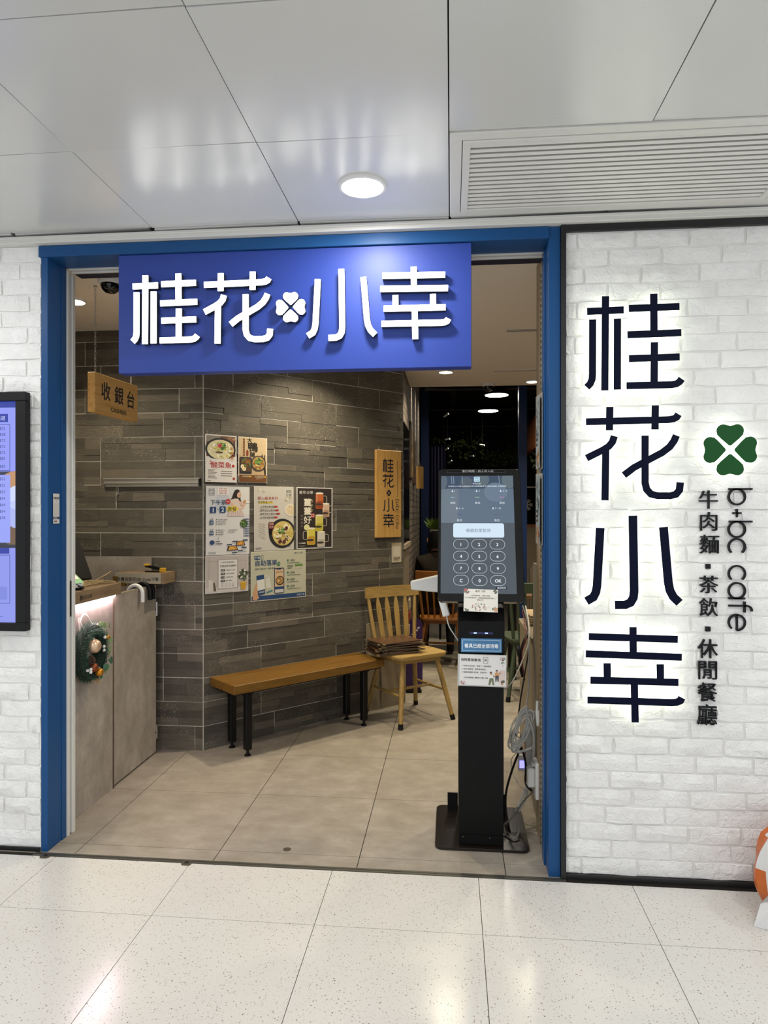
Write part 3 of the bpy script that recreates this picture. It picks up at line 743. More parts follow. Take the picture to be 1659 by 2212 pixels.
# duck leg
t, h = sheet_on('poster', 'beige poster of duck leg with noodles and a bento box', 'poster', .337, 1.781, .208, .290)
P = Print(640, 1060, .208, .290, 3); P.rect(0, 0, 640, 1060, 'ddd6c6'); P.rect(14, 14, 626, 1046, 'bda27c', 1); P.rect(14, 14, 626, 420, 'c9b28c', 1.2); P.blobs(320, 250, 280, 200, 30, 14, ['c0a47a', 'd3c09c'], 1.4)
P.rect(100, 40, 140, 440, '7b4a1e', 3); P.vtext('台式風味滷製', 120, 90, 30, 60, 'd8c090', 4); P.vtext('香滑入味', 72, 210, 22, 50, '5a4630', 4)
P.text('大', 245, 75, 110, '1d1712', 5, bold=.02); P.text('鴨', 320, 230, 235, '1d1712', 5, bold=.018); P.text('腿', 305, 400, 120, '1d1712', 5, bold=.015); P.ell(195, 370, 26, 75, '8a3a24', 5)
P.rrect(25, 470, 290, 850, 20, '23242f', 6); P.rrect(50, 500, 270, 800, 12, '57402a', 6.5); P.blobs(170, 620, 90, 110, 40, 34, ['7a4a22', '94602e', '4b3a20', '5d7038'], 7); P.ell(80, 690, 36, 48, 'efe6cc', 10); P.ell(80, 690, 17, 22, 'd8b03a', 10.5); P.ell(120, 745, 42, 44, 'efe6cc', 10); P.ell(122, 745, 20, 20, 'd8b03a', 10.5)
P.ell(440, 600, 165, 180, '33363a', 10, 32); P.ell(440, 600, 140, 155, 'b9904e', 10.5, 32); P.blobs(440, 610, 120, 130, 60, 26, ['c79f5c', 'a97c3e', 'd9b878', '8a6030'], 11); P.blobs(450, 560, 80, 70, 26, 30, GREENS, 14); P.line([(520, 380), (590, 860)], 16, '2a211c', 9); P.line([(575, 390), (600, 860)], 14, '2a211c', 9)
P.rect(14, 880, 626, 1046, '6f4623', 12); P.text('台式鴨腿飯', 160, 915, 34, 'e4d6b8', 14); P.text('台式鴨腿撈麵', 455, 915, 34, 'e4d6b8', 14); P.rect(235, 900, 275, 930, 'd8b03a', 14); P.rect(560, 900, 600, 930, 'd8b03a', 14); P.para(380, 940, 2, 160, 24, 'c8b490', 8, 14); lay(P, h)
# afternoon tea
t, h = sheet_on('poster', 'white afternoon tea poster with a woman eating and blue number tiles', 'poster', .162, 1.397, .300, .425, 0.004)
P = Print(512, 790, .300, .425, 4); P.rect(0, 0, 512, 790, 'd9d7d6'); P.rect(0, 0, 512, 355, 'd3d3d5', .5); P.ell(195, 190, 100, 100, 'c3c8d2', 1); P.rect(380, 10, 510, 330, 'dcdad6', 1)
P.ring([(35, 30), (95, 30), (95, 105), (35, 105)], 3, '55606a', 3); P.text('桂花', 65, 50, 28, '4a545e', 4); P.text('小幸', 65, 84, 28, '4a545e', 4)
P.rect(130, 15, 260, 100, 'e6e0dc', 3); 
for i in range(3): P.text(('午後小時光', '來杯奶茶啦', '美好心情'), 195, 28 + 26 * i, 19, 'b3403c', 4) if False else P.text(('午後小時光', '來杯奶茶啦', '美好心情')[i], 195, 28 + 26 * i, 20, 'b3403c', 4)
# woman: hair, face, blouse, arms, striped skirt
P.face([(335, 40), (368, 30), (395, 48), (405, 90), (400, 140), (415, 185), (375, 165), (340, 150), (300, 170), (278, 160), (300, 125), (315, 80)], '2a2422', 4)
P.ell(382, 92, 27, 38, 'dcb49c', 5); P.ell(396, 104, 8, 4, 'a85a50', 5.4, 8); P.face([(330, 50), (365, 36), (385, 60), (362, 80), (355, 130), (335, 135)], '2a2422', 6)
P.face([(280, 155), (330, 140), (372, 140), (395, 175), (392, 260), (300, 275), (275, 210)], 'd9c8bd', 5.2); P.face([(375, 160), (400, 170), (430, 200), (460, 165), (470, 178), (440, 225), (395, 215)], 'dcb49c', 6.4); P.face([(285, 190), (310, 185), (330, 240), (400, 250), (455, 200), (462, 212), (410, 275), (310, 265)], 'dcb49c', 6.6); P.ell(450, 172, 14, 20, 'c98f58', 7, rot=.4); P.ell(492, 178, 40, 12, 'e8e4de', 6.2)
P.face([(240, 345), (262, 282), (395, 270), (430, 300), (448, 345)], 'd8cbc4', 5.5)
for i in range(9): P.line([(262 + i * 20, 285), (248 + i * 23, 344)], 5, 'b58a80', 6)
P.text('下午茶', 140, 188, 62, '24405c', 8, bold=.008); P.ell(252, 175, 29, 30, 'c0343a', 8); P.text('$42', 252, 175, 22, 'f0dcd8', 9)
P.rect(45, 238, 115, 308, '1f3f70', 8); P.text('1', 80, 275, 66, 'e8ecf2', 9, bold=.02); P.ell(136, 272, 6, 6, '1f3f70', 8, 8); P.rect(155, 232, 225, 304, '1f3f70', 8); P.text('2', 190, 268, 66, 'e8ecf2', 9, bold=.02)
P.ell(270, 258, 34, 34, 'e6cf4a', 8); P.ell(330, 258, 38, 36, 'e6cf4a', 8); P.text('套餐', 300, 260, 56, '2b2f3a', 9)
for j, (y, n) in enumerate(((385, 3), (505, 3))):
    P.text('任選', 62, y - 5, 22, '24405c', 8); P.rect(40, y + 10, 85, y + 55, '1f3f70', 8); P.text(str(j + 1) + '份', 62, y + 33, 28, 'e8ecf2', 9)
    for i in range(n): P.ell(118, y + i * 25, 6, 6, '2b2f3a', 8, 10); P.text(('花生醬奶油脆包', '港式奶油多士', '香蒜麵包多士', '鹹酥雞半份', '桂花雞翼', '椒鹽薯餅')[j * 3 + i], 132, y + i * 25, 17, '3a3f48', 8, 'l')
for i in range(2): P.ell(265, 505 + i * 25, 6, 6, '2b2f3a', 8, 10); P.text(('椒香魷魚鬚', '桂花糕')[i], 278, 505 + i * 25, 17, '3a3f48', 8, 'l')
for i in range(8):
    for q in range(5): P.rect(440 + q * 15, 370 + i * 28, 449 + q * 15, 388 + i * 28, '2c4a78', 5)
P.ell(440, 430, 45, 50, '4a5a38', 7); P.blobs(440, 430, 36, 40, 22, 12, GREENS, 7.5); P.ell(70, 645, 28, 26, '1f3f70', 8); P.para(110, 630, 2, 80, 26, '3a3f48', 12, 8); P.text('配', 140, 600, 18, '3a3f48', 8)
P.face([(255, 690), (350, 685), (375, 740), (240, 745)], '24221f', 8); P.face([(268, 695), (345, 692), (362, 732), (256, 737)], 'd79a3e', 8.5); P.face([(355, 635), (440, 630), (460, 688), (345, 690)], '24221f', 8); P.face([(365, 640), (434, 637), (447, 682), (356, 684)], 'd08c34', 8.5); P.blobs(305, 715, 40, 14, 14, 9, ['e8b85a', 'b8742a'], 9); P.blobs(400, 662, 32, 16, 14, 9, ['e8b85a', 'b8742a'], 9)
for x, y in ((240, 668), (305, 632), (415, 705), (370, 742), (300, 762), (430, 618)): P.rect(x, y, x + 60, y + 14, '2b3a52', 9)
P.para(30, 755, 2, 100, 14, '5b5f66', 6, 8); P.para(430, 755, 1, 60, 14, '5b5f66', 6, 8); lay(P, h)
# chicken soup
t, h = sheet_on('poster', 'pale grey chicken soup poster with a black soup pot', 'poster', .4945, 1.408, .300, .418, -.004)
P = Print(470, 760, .300, .418, 5); P.rect(0, 0, 470, 760, 'cfcac0'); P.rect(8, 8, 462, 752, 'c5c0b6', .5); P.blobs(80, 55, 50, 20, 14, 14, ['b5ad9a', 'd6d0c2'], 1)
P.ring([(382, 42), (440, 42), (440, 118), (382, 118)], 3, '6a6a66', 2); P.text('桂花', 411, 60, 28, '56585a', 3); P.text('小幸', 411, 96, 28, '56585a', 3)
P.text('暖心雞湯系列', 160, 142, 40, 'a83a34', 3); P.line([(52, 192), (220, 192)], 22, 'd9c23e', 2.2); P.text('秋冬新品上市', 130, 188, 28, '3a342c', 3, bold=.01)
for i, s in enumerate(('土茯苓粉葛湯飯', '蟲草花杞子雞湯飯', '蟲草花杞子豬肚雞湯', '台式麻油雞湯飯')): P.text(s, 70, 242 + i * 42, 25, '2f2b27', 3, 'l'); P.rrect(235 + (i % 3) * 14, 230 + i * 42, 275 + (i % 3) * 14, 252 + i * 42, 10, 'b03a3c', 3); P.line([(52, 258 + i * 42), (230, 258 + i * 42)], 1.5, '5a544c', 2.5)
P.blobs(420, 150, 40, 36, 14, 20, ['d6cfc0', 'aaa08c', 'c2b8a4'], 2); P.ell(430, 280, 68, 76, 'dcd4c4', 3); P.ell(432, 280, 55, 62, 'd8c7a0', 3.5); P.blobs(432, 280, 40, 48, 12, 5, ['8a6a4a'], 4)
P.ell(330, 560, 160, 176, '1e1d1e', 4, 40); P.rrect(168, 500, 230, 570, 20, '1e1d1e', 4); P.ell(338, 560, 128, 146, 'cdb86a', 5, 40); P.blobs(338, 560, 110, 126, 70, 22, ['e2d6a2', 'd6c47a', 'c0a24e', 'ece4c4'], 5.5); P.blobs(315, 530, 34, 40, 26, 14, GREENS, 9); P.blobs(340, 600, 100, 60, 26, 9, ['5a3420', '7a4a2c', '3f2a1c'], 10)
for x, y in ((375, 500), (300, 655), (350, 660)): P.ell(x, y, 20, 26, '5c2420', 11.5, 14, rot=.5)
P.rrect(165, 425, 230, 505, 8, '6d1f26', 10); P.text('期間', 198, 448, 26, 'd8bcae', 12); P.text('限定', 198, 480, 26, 'd8bcae', 12)
for i in range(5): P.vtext('湯鮮味美暖心窩', 58 + i * 16, 440 + i * 4, 12, 24 + i, '4a453e', 3)
P.para(15, 720, 2, 80, 14, '4a453e', 6, 3); P.para(390, 715, 1, 60, 14, '4a453e', 6, 3); lay(P, h)
# hot drinks
t, h = sheet_on('poster', 'dark brown poster of five mugs of hot ginger drinks', 'poster', .816, 1.409, .298, .416)
P = Print(440, 730, .298, .416, 6); P.rect(0, 0, 440, 730, 'd8d6d2'); P.rect(12, 10, 428, 718, '2a201b', 1)
for i in range(7): P.rect(12 + i * 60, 10, 14 + i * 60, 718, '17110e', 1.5)
for ch, x, wd in (('gui', 35, 34), ('hua', 76, 34), ('xiao', 124, 32), ('xing', 162, 34)): P.strokes(ch, x, 42, wd, 36, 'd8d4cc', .1, 3)
P.ell(116, 60, 4, 4, 'd8d4cc', 3, 8)
P.vtext('薑薑好', 130, 180, 98, 104, 'e2dac6', 4, .015); P.vtext('熱呼呼', 175, 160, 44, 60, 'c9b88e', 4); P.rect(168, 310, 216, 360, 'a83034', 4); P.text('冬季', 192, 324, 20, 'e8d8c8', 5); P.text('限定', 192, 346, 20, 'e8d8c8', 5); P.vtext('暖暖薑意', 62, 340, 26, 40, '8a8278', 4)
def mug(cx, y0, wd, hh, c1, c2, side=1):
    P.ring(rr_pts(cx + side * wd * .42, y0 + hh * .2, cx + side * wd * .95, y0 + hh * .68, wd * .2) if side > 0 else rr_pts(cx - wd * .95, y0 + hh * .2, cx - wd * .42, y0 + hh * .68, wd * .2), 7, 'b9aea0', 6)
    P.rrect(cx - wd / 2, y0, cx + wd / 2, y0 + hh, wd * .2, c1, 7); P.rrect(cx - wd / 2 + 6, y0 + hh * .5, cx + wd / 2 - 6, y0 + hh - 5, wd * .18, c2, 7.4); P.ell(cx, y0 + 8, wd / 2, 11, 'e6ddc8', 7.8)
    P.ell(cx - wd * .1, y0 + hh * .72, wd * .45, 13, '3a3028', 8); P.line([(cx - wd * .35, y0 + 22), (cx - wd * .35, y0 + hh * .6)], 4, 'efe6d6', 8.2)
mug(275, 60, 95, 195, 'b8602c', '8f3f18'); mug(355, 185, 85, 170, 'c8ac94', 'a88468'); mug(272, 325, 95, 200, 'ccc05c', 'b8ac38'); mug(172, 480, 100, 205, 'd0c04a', 'c0922c', -1); mug(295, 525, 95, 190, 'cfc9ba', 'b8b0a0'); P.ell(120, 475, 34, 36, 'd8d498', 6.5)
P.text('外賣', 40, 662, 18, 'd8d4cc', 4); P.rect(60, 655, 105, 668, 'd8d4cc', 4); P.para(20, 690, 2, 90, 12, '8a8278', 5, 4); lay(P, h)
# opening hours
t, h = sheet_on('notice', 'white opening hours notice with a yellow plant pot picture', 'notice', .1565, 1.066, .295, .232, .006)
P = Print(505, 400, .295, .232, 7); P.rect(0, 0, 505, 400, 'cfc9c4'); P.rect(8, 8, 497, 340, 'b9b0ab', .5); P.rect(40, 8, 44, 340, '9b938e', 1); P.rect(8, 60, 497, 64, 'a39b96', 1); P.rect(8, 340, 497, 392, 'c9c4c0', 1)
P.rect(140, 42, 378, 362, 'a49d99', 2); P.rect(150, 50, 368, 352, 'dbd7d3', 2.5)
P.text('▪ 桂花小幸營業時間 ▪', 260, 76, 17, '3a3634', 4); P.text('7:30AM-9:00PM', 260, 115, 30, '2b2826', 4, width=190, bold=.01)
for i, (a, b) in enumerate((('早餐', '7:30AM-11AM'), ('午餐', '11AM-2:30PM'), ('下午茶', '2:30PM-5PM'), ('晚餐', '5PM-9PM'))): P.rrect(175, 148 + i * 38, 222, 172 + i * 38, 4, '2b2826', 4); P.text(a, 198, 160 + i * 38, 16, 'dbd7d3', 5); P.text(b, 232, 160 + i * 38, 21, '2b2826', 4, 'l', width=110 - i * 12)
for i in range(4): P.ring(rr_pts(182 + i * 42, 298, 206 + i * 42, 322, 12, 3), 2, '4a4644', 4); P.rect(180 + i * 42, 330, 208 + i * 42, 334, '6a6462', 4)
P.rrect(38, 255, 60, 378, 8, 'd6d0ca', 3); P.rrect(62, 262, 88, 378, 8, 'cfc8c0', 3.2); P.face([(90, 290), (105, 285), (125, 378), (95, 378)], '5a4a3a', 3); P.blobs(440, 220, 55, 60, 60, 16, ['3a4a2c', '51663a', '2a3820', 'dcd6cc'], 4); P.face([(405, 300), (480, 296), (468, 378), (415, 380)], 'c99a2c', 8); P.ell(442, 300, 38, 8, 'dab248', 8.4); lay(P, h)
# self-order
t, h = sheet_on('poster', 'pale green self-order app poster with hand-held phones', 'poster', .531, 1.037, .420, .319, -.002)
P = Print(655, 535, .420, .319, 8); P.rect(0, 0, 655, 535, 'cfcbb8'); P.rect(8, 8, 647, 480, 'bdbba2', .5); P.rect(8, 480, 647, 527, '1d4270', 1)
P.rrect(40, 45, 108, 90, 8, '1d4270', 2); P.text('手機', 74, 68, 32, 'd8d8c8', 4); P.ring([(120, 42), (140, 42), (140, 88), (120, 88)], 3, '1d4270', 3); P.text('自助落單', 178, 128, 66, '1d4270', 4, bold=.012); P.ell(322, 145, 20, 22, '2c6b3a', 5); P.text('免費', 322, 145, 16, 'd8e0d0', 6); P.text('無需下載APP一掃即落單', 165, 190, 22, '2b3a48', 4)
for ch, x in (('gui', 515), ('hua', 540), ('xiao', 572), ('xing', 596)): P.strokes(ch, x, 22, 21, 22, '5b6a70', .1, 3)
P.face([(20, 520), (25, 440), (55, 350), (70, 330), (80, 470), (95, 500), (60, 525)], 'c99a72', 3); P.face([(62, 262), (148, 252), (165, 462), (82, 478)], '1d4270', 4); P.face([(68, 310), (152, 300), (160, 410), (76, 424)], 'dcdad2', 4.5); P.text('掃描我', 122, 440, 22, 'd8d8d0', 6, rot=-.1); P.face([(165, 255), (215, 285), (235, 400), (175, 410)], 'd3d1c4', 3); P.line([(180, 452), (250, 430)], 16, '3a7a84', 3); P.para(170, 280, 1, 40, 20, '5b6a70', 6, 5)
P.rrect(270, 190, 388, 470, 16, '1f2c50', 4); P.rrect(278, 200, 380, 462, 10, 'd2b48e', 5); P.rect(300, 196, 355, 208, '1f2c50', 6); P.text('桂花小幸', 330, 235, 22, '5a4632', 6); P.ell(335, 330, 50, 52, '2c2a28', 6); P.ell(335, 328, 42, 40, 'b8884a', 6.4); P.blobs(335, 328, 34, 32, 26, 9, ['d8b06a', '8a5c2c', 'e2c88e', '5c6b34'], 6.6); P.rect(278, 395, 380, 425, '1d4270', 6); P.rect(278, 425, 380, 462, 'c9c9c4', 6)
for i, s in enumerate(('掃碼', '點餐', '確認', '落單')):
    y = 112 + [0, 136, 212, 288][i]; P.ell(432, y, 11, 12, '3f7a5a', 4); P.text(str(i + 1), 458, y, 26, '2b3a38', 4); P.text(s, 492, y, 24, '2b3a38', 4); P.line([(450, y + 18), (520, y + 18)], 1.5, '4a5a54', 4); P.para(425, y + 26, 1, 170, 10, '5b675f', 7, 4)
P.rect(520, 158, 615, 178, '5a8a3a', 4); P.ring([(520, 182), (615, 180), (615, 210), (520, 212)], 1.5, '6a7a64', 4); P.para(428, 165, 3, 70, 16, '3a4640', 7, 4); P.text('桂花小幸', 590, 503, 24, 'd8d8d0', 4); lay(P, h)
# small code notice (its code is left out)
t, h = sheet_on('notice', 'small beige notice below the hanging wooden board', 'notice', 1.562, 1.145, .098, .148)
P = Print(100, 150, .098, .148, 9); P.rect(0, 0, 100, 150, 'c9bda2'); P.rect(18, 26, 84, 104, 'd8d0bc', 1); P.text('掃描落單', 50, 118, 17, '4a4234', 3); P.para(18, 128, 1, 64, 10, '4a4234', 6, 3); P.line([(4, 12), (34, 4)], 7, 'd0a23c', 3); lay(P, h)

# wooden name board on the slate wall
BOARD = wood('honey_pine', 'd0a560', 'b5843f', 'z', 0.5)
bd = thing('name_board', 'vertical honey wood board with the dark characters on the slate wall', 'sign', onB(1.467, 1.262, 0.002), AB)
MB().box(-0.122, 0.122, -0.022, 0, 0, 0.645).build('board', BOARD, bd, bevel=0.002)
P = Print(244, 645, .244, .645, 10)
for ch, y in (('gui', 62), ('hua', 175), ('xiao', 355), ('xing', 470)): P.strokes(ch, 62 + (y > 300) * 4, y, 106, 100, '1a1c2c', .095, 1)
for q in range(4): P.face([(120 + x, 315 - z) for x, z in heart(q * math.pi / 2, 28)], '1a1c2c', 1)
k = 220 / 9.1
for st in cafe_strokes():
    for s in st: P.line([(188 + y * k, 362 + x * k) for x, y in s], 3.4, '24263a', 1)
P.line([(206, 70), (206, 345)], 2.5, '24263a', 1)
o = P.build('lettering', bd, PRINT, -0.0222); o.location = (0, 0, 0.3225)
for x in (-.088, .088): MB().tube([(x - .004, -0.01, 0.645), (x, -0.006, 0.668), (x + .004, -0.01, 0.645)], 0.0022, 6).build('hook', ALU, bd)

# aluminium ticket rail on the back wall
rl = thing('wall_rail', 'long grey aluminium rail fixed to the back slate wall', 'rail', (-1.8135, 4.0895, 1.605))
MB().box(-0.305, 0.303, -0.022, 0.0, 0.018, 0.050).box(-0.305, 0.303, -0.030, 0.0, 0.044, 0.052).box(-0.297, 0.303, -0.014, 0, 0.0, 0.018).build('profile', ALU, rl, bevel=0.001)
MB().box(0.296, 0.304, -0.028, 0.0, 0.002, 0.05).build('end_cap', BLACK, rl)
MB().tube([(-0.22, -0.006, 0.0), (-0.22, -0.006, -0.045), (-0.228, -0.012, -0.05)], 0.003, 6).build('hook', ALU, rl)

# hanging cashier board
L0 = Vector((-1.7366, 3.248, 0)); R0 = Vector((-1.7045, 3.647, 0)); ha = math.atan2(R0.y - L0.y, R0.x - L0.x)
hs = thing('cashier_board', 'thick wooden cashier board hanging on two chains from the ceiling', 'sign', ((L0 + R0) / 2 + Vector((0, 0, 1.941))), ha)
MB().box(-.2, .2, 0, 0.040, 0, .196).build('board', wood('pine_block', 'd0a463', 'b4823e', 'x', 0.5), hs, bevel=0.002)
P = Print(400, 196, .4, .196, 12); [P.text(c, x, y, 96, '15131c', 1, bold=.018, stretch=.9) for c, x, y in (('收', 95, 82), ('銀', 214, 84), ('台', 328, 88))]; P.text('CASHIER', 212, 164, 30, '15131c', 1, bold=.014, width=150)
o = P.build('lettering', hs, PRINT, -0.0003); o.location = (0, 0, .098)
for x in (-0.165, 0.165):
    m = MB(); n = 24; dz = (ZS - 2.137) / n
    for i in range(n):
        zc = .196 + (i + .5) * dz; a = (i % 2) * math.pi / 2
        m.tube([(x + math.cos(a) * .0042 * math.cos(t), .02 + math.sin(a) * .0042 * math.cos(t), zc + .0115 * math.sin(t)) for t in [2 * math.pi * q / 10 for q in range(10)]], .0011, 5, closed=True)
    m.build('chain', ALU, hs)
    MB().lathe([(0.010, 0), (0.010, -0.004), (0.003, -0.006)], (x, .02, ZS - 1.941), 12).build('ceiling_hook', ALU, hs)

# takeaway sticker on the blue post reveal (its code is left out)
st = thing('sticker', 'narrow white takeaway sticker on the inner face of the blue post', 'sticker', (-1.7095, 2.868, 1.40), math.pi / 2)
MB().box(-.0235, .0235, -0.0006, 0, 0, .130).build('sheet', SHEET, st)
P = Print(47, 130, .047, .13, 13); P.rect(0, 0, 47, 130, 'd6d2cc'); P.text('外賣自取', 23, 20, 11, '22222c', 2, bold=.02); P.face([(20, 31), (26, 31), (23, 35)], '22222c', 2); P.rect(6, 42, 41, 96, 'c9c5bf', 1); P.rect(0, 101, 47, 111, '28304e', 1); P.para(6, 104, 1, 36, 8, 'c9c9d0', 4, 2); P.para(6, 118, 1, 34, 8, '3a3a44', 5, 2); P.ell(23, 120, 3, 4, 'a0503a', 3, 8)
o = P.build('printing', st, PRINT, -0.0007); o.location = (0, 0, .065)
# ------------------------------------------------------------------ shop ceiling: downlights, cameras, slot diffusers
WARM = (1.0, 0.87, 0.64); WFACE = emis('warm_lamp_face', 'fff2d8', 9.0)
def downlight(x, y, z, label, power, r=0.062): return round_lamp(x, y, z, r, label, power, WARM, 'shop downlights', WFACE, spot=True)
downlight(-1.985, 3.50, ZS, 'warm downlight by the left dome camera over the cashier counter', SHOP_LAMP * .7)
downlight(-0.0425, 5.55, ZS, 'warm downlight right below the lower edge of the blue sign', SHOP_LAMP)
downlight(0.695, 6.03, ZS, 'warm downlight beside the right jamb above the passage', SHOP_LAMP)
downlight(-0.72, 4.30, ZS, 'warm downlight hidden behind the blue sign, lighting the slate wall', SHOP_LAMP * 1.3)
downlight(2.0, 4.20, ZS, 'unseen warm downlight added for bounce light in the hidden dining area near the front', SHOP_LAMP)  # added out of view so more light bounces onto the shop ceiling
downlight(2.0, 5.70, ZS, 'unseen warm downlight added for bounce light in the hidden dining area farther back', SHOP_LAMP)  # second lamp added behind the right wall, also to lift the bounce
downlight(0.672, 4.10, ZS, 'warm downlight between the two slot diffusers behind the right jamb', SHOP_LAMP)
def dome(x, y, z, label):
    t = thing('dome_camera', label, 'camera', (x, y, z))
    MB().lathe([(0.058, 0), (0.058, -0.014), (0.052, -0.024), (0.046, -0.026)], seg=24).build('housing', WHITE, t, smooth=True)
    MB().lathe([(0.046, -0.024), (0.045, -0.036), (0.038, -0.052), (0.024, -0.064), (0.004, -0.068)], seg=24).build('dome', BLACKG, t, smooth=True)
dome(-1.632, 3.20, ZS, 'white ceiling dome camera above the cashier board')
dome(0.323, 6.12, ZS, 'small white ceiling dome camera at the far edge of the cream ceiling')
for x, y, lb in ((0.63, 4.33, 'recessed slot diffuser in the cream ceiling nearest the blue sign'), (0.63, 5.56, 'recessed slot diffuser in the cream ceiling nearest the dark dining room')):
    t = thing('slot_diffuser', lb, 'vent', (x, y, ZS))
    MB().box(-.30, .30, -.042, -.028, -.006, .01).box(-.30, .30, .028, .042, -.006, .01).box(-.30, -.288, -.028, .028, -.006, .01).box(.288, .30, -.028, .028, -.006, .01).build('frame', CREAM, t)
    MB().box(-.288, .288, -.028, .028, -.001, .004).build('slot', plain('slot_shadow', '4a4236', .8), t)
    MB().box(-.288, .288, -.003, .003, -.005, .001).build('blade', CREAM, t)

# ------------------------------------------------------------------ cashier counter
WOODT = wood('brown_laminate', '8a7358', '6d5842', 'y', 0.5, 0.8)
ct = thing('cashier_counter', 'grey stone cashier counter with a brown wood top on the left', 'counter', (-2.05, 3.27, 0))
MB().box(-.30, .285, -.25, .222, 0.0, 1.0).build('body', MATS['stone'], ct)
MB().box(-.30, .31, -.25, .259, 1.016, 1.077).build('top', WOODT, ct, bevel=.002)
MB().box(.289, .297, -.245, .222, 1.0115, 1.0155).build('led_strip', emis('counter_led', 'ffe0ee', 150), ct)
MB().box(.282, .2885, .215, .2235, 0, 1.0).build('edge_strip', plain('raw_brown_edge', '6a5344', .7, var=.3), ct)
P = Print(200, 61, .2, .061, 3); P.text('桂花小幸', 110, 34, 24, '2a2118', 1); P.rrect(48, 20, 62, 46, 4, '2a2118', 1)
o = P.build('lettering', ct, PRINT, 0); o.location = (.3105, -.10, 1.046); o.rotation_euler = (0, 0, R(90))
gt = thing('counter_gate', 'grey stone hinged gate panel between counter and slate wall', 'gate', (-1.78, 3.76, 0))
MB().box(-.015, .015, -.262, .262, .012, 1.012).build('panel', MATS['stone'], gt, bevel=.001)
MB().box(-.0152, .0152, -.262, .262, 1.0122, 1.0135).build('edge_band', plain('beige_edge', '8e8272', .6), gt)
for z in (.868, .13):
    h = MB().tube([(.018, .266, z - .042), (.018, .266, z + .042)], .006, 8).build('hinge', CHROME, gt); MB().box(.010, .018, .252, .268, z - .006, z).build('knuckle_gap', BLACK, h)
sp_ = MB().box(-2.551, -1.816, 4.072, 4.088, 0.0, 1.175).build('splash_panel', MATS['stone']); tag(sp_, 'plain grey stone panel on the slate wall behind the counter', 'panel')

# wooden beam with the takeaway label
bm_ = thing('label_beam', 'short wooden beam with a grey takeaway label above the gate', 'sign', (-1.816, 3.965, 1.030))
MB().box(-.146, .155, -.065, .105, 0, .064).build('beam', WOODT, bm_, bevel=.001)
MB().box(-.144, .133, -.0662, -.065, .002, .063).build('label', plain('grey_label', 'a69c8c', .5), bm_)
P = Print(290, 62, .277, .061, 2); P.text('外賣自取可QR Code下單', 145, 36, 24, '1c1c20', 1, width=262, bold=.012)
o = P.build('lettering', bm_, PRINT, -.0665); o.location = (-.0055, 0, .032)
for x, z in ((-.158, -.002), (-.112, -.014)): MB().box(x, x + .03, -.068, -.05, z, z + .05 - abs(z) * 2).build('tape', plain('brown_tape', '6b5526', .35), bm_)
stp = thing('stapler', 'yellow and black stapler lying on the label beam', 'stapler', (-1.745, 3.96, 1.094), R(-8))
MB().box(-.062, .062, -.010, .010, 0, .007).build('base', BLACK, stp, bevel=.001)
MB().add([(-.060, -.011, .030), (.060, -.011, .008), (.060, .011, .008), (-.060, .011, .030), (-.058, -.011, .044), (.060, -.011, .022), (.060, .011, .022), (-.058, .011, .044)], [(0, 3, 2, 1), (4, 5, 6, 7), (0, 1, 5, 4), (2, 3, 7, 6), (1, 2, 6, 5), (0, 4, 7, 3)]).build('arm', BLACK, stp)
YEL = plain('stapler_yellow', 'c99a20', .4)
MB().box(-.070, -.034, -.012, .012, .034, .048).build('grip', YEL, stp, bevel=.004); MB().box(.036, .068, -.013, .013, .0, .026).build('head', YEL, stp, bevel=.003)
# umbrellas hooked over the gate
for lb, y, mt, r in (('white curved umbrella handle hooked over the gate', 3.80, WHITE, .011), ('black curved umbrella handle hooked over the gate', 3.90, BLACK, .013), ('black curved umbrella handle nearest the slate wall', 3.945, BLACK, .011)):
    t = thing('umbrella', lb, 'umbrella', (-1.80, y, .418))
    pts = [(-.035, 0, .10), (-.035, 0, .53)] + [(.010 - .045 * math.cos(R(a)), -.004 * a / 180, .565 + .050 * math.sin(R(a))) for a in range(0, 181, 18)] + [(.055, -.004, .52)]
    MB().tube(pts[1:], r, 10).build('handle', mt, t, smooth=True)
    MB().tube([(-.035, 0, .05), (-.035, 0, .54)], .008, 8).build('shaft', BLACK, t)
    MB().lathe([(.004, -.40), (.022, -.2), (.026, .05)], (-.035, 0, .42), 10).build('canopy', plain('folded_canopy', '1b1d24', .8), t)
# card terminal, monitor, tray
tm = thing('card_terminal', 'white card payment terminal with a green rim on the counter', 'terminal', (-1.835, 3.165, 1.078), R(62))
MB().box(-.05, .05, -.06, .06, 0, .014).build('stand', BLACK, tm, bevel=.003)
Mx = Matrix.Translation((0, 0, .06)) @ Matrix.Rotation(R(28), 4, 'X')
hd = MB().box(-.042, .042, -.09, .09, -.014, .016, M=Mx).build('body', WHITE, tm, bevel=.010, seg=3, smooth=True)
MB().box(-.040, .040, -.085, .085, .0155, .0170, M=Mx).build('green_rim', plain('mint_rim', '9fd3a0', .4), tm)
MB().box(-.032, .032, -.05, .075, .0168, .0182, M=Mx).build('screen', emis('orange_screen', 'c8683c', .7), tm)
MB().tube(smooth_path([(0, -.07, .03), (.03, -.09, .01), (.05, -.05, .012), (.03, 0, .012)]), .004, 6).build('cord', BLACK, tm)
mo = thing('cashier_monitor', 'black cashier monitor leaning on the counter behind the terminal', 'monitor', (-1.93, 3.33, 1.077), R(75))
MB().box(-.09, .09, -.07, .07, 0, .012).build('foot', BLACK, mo); Mx = Matrix.Translation((0, .0, .02)) @ Matrix.Rotation(R(-24), 4, 'X')
MB().box(-.17, .17, -.01, .015, 0, .23, M=Mx).build('panel', BLACK, mo, bevel=.004); MB().tube([(0, .02, .01), (0, .03, .10)], .018, 8).build('neck', BLACK, mo)
WOVEN = wood('pale_straw', 'a08a62', '7c6844', 'x', .7)
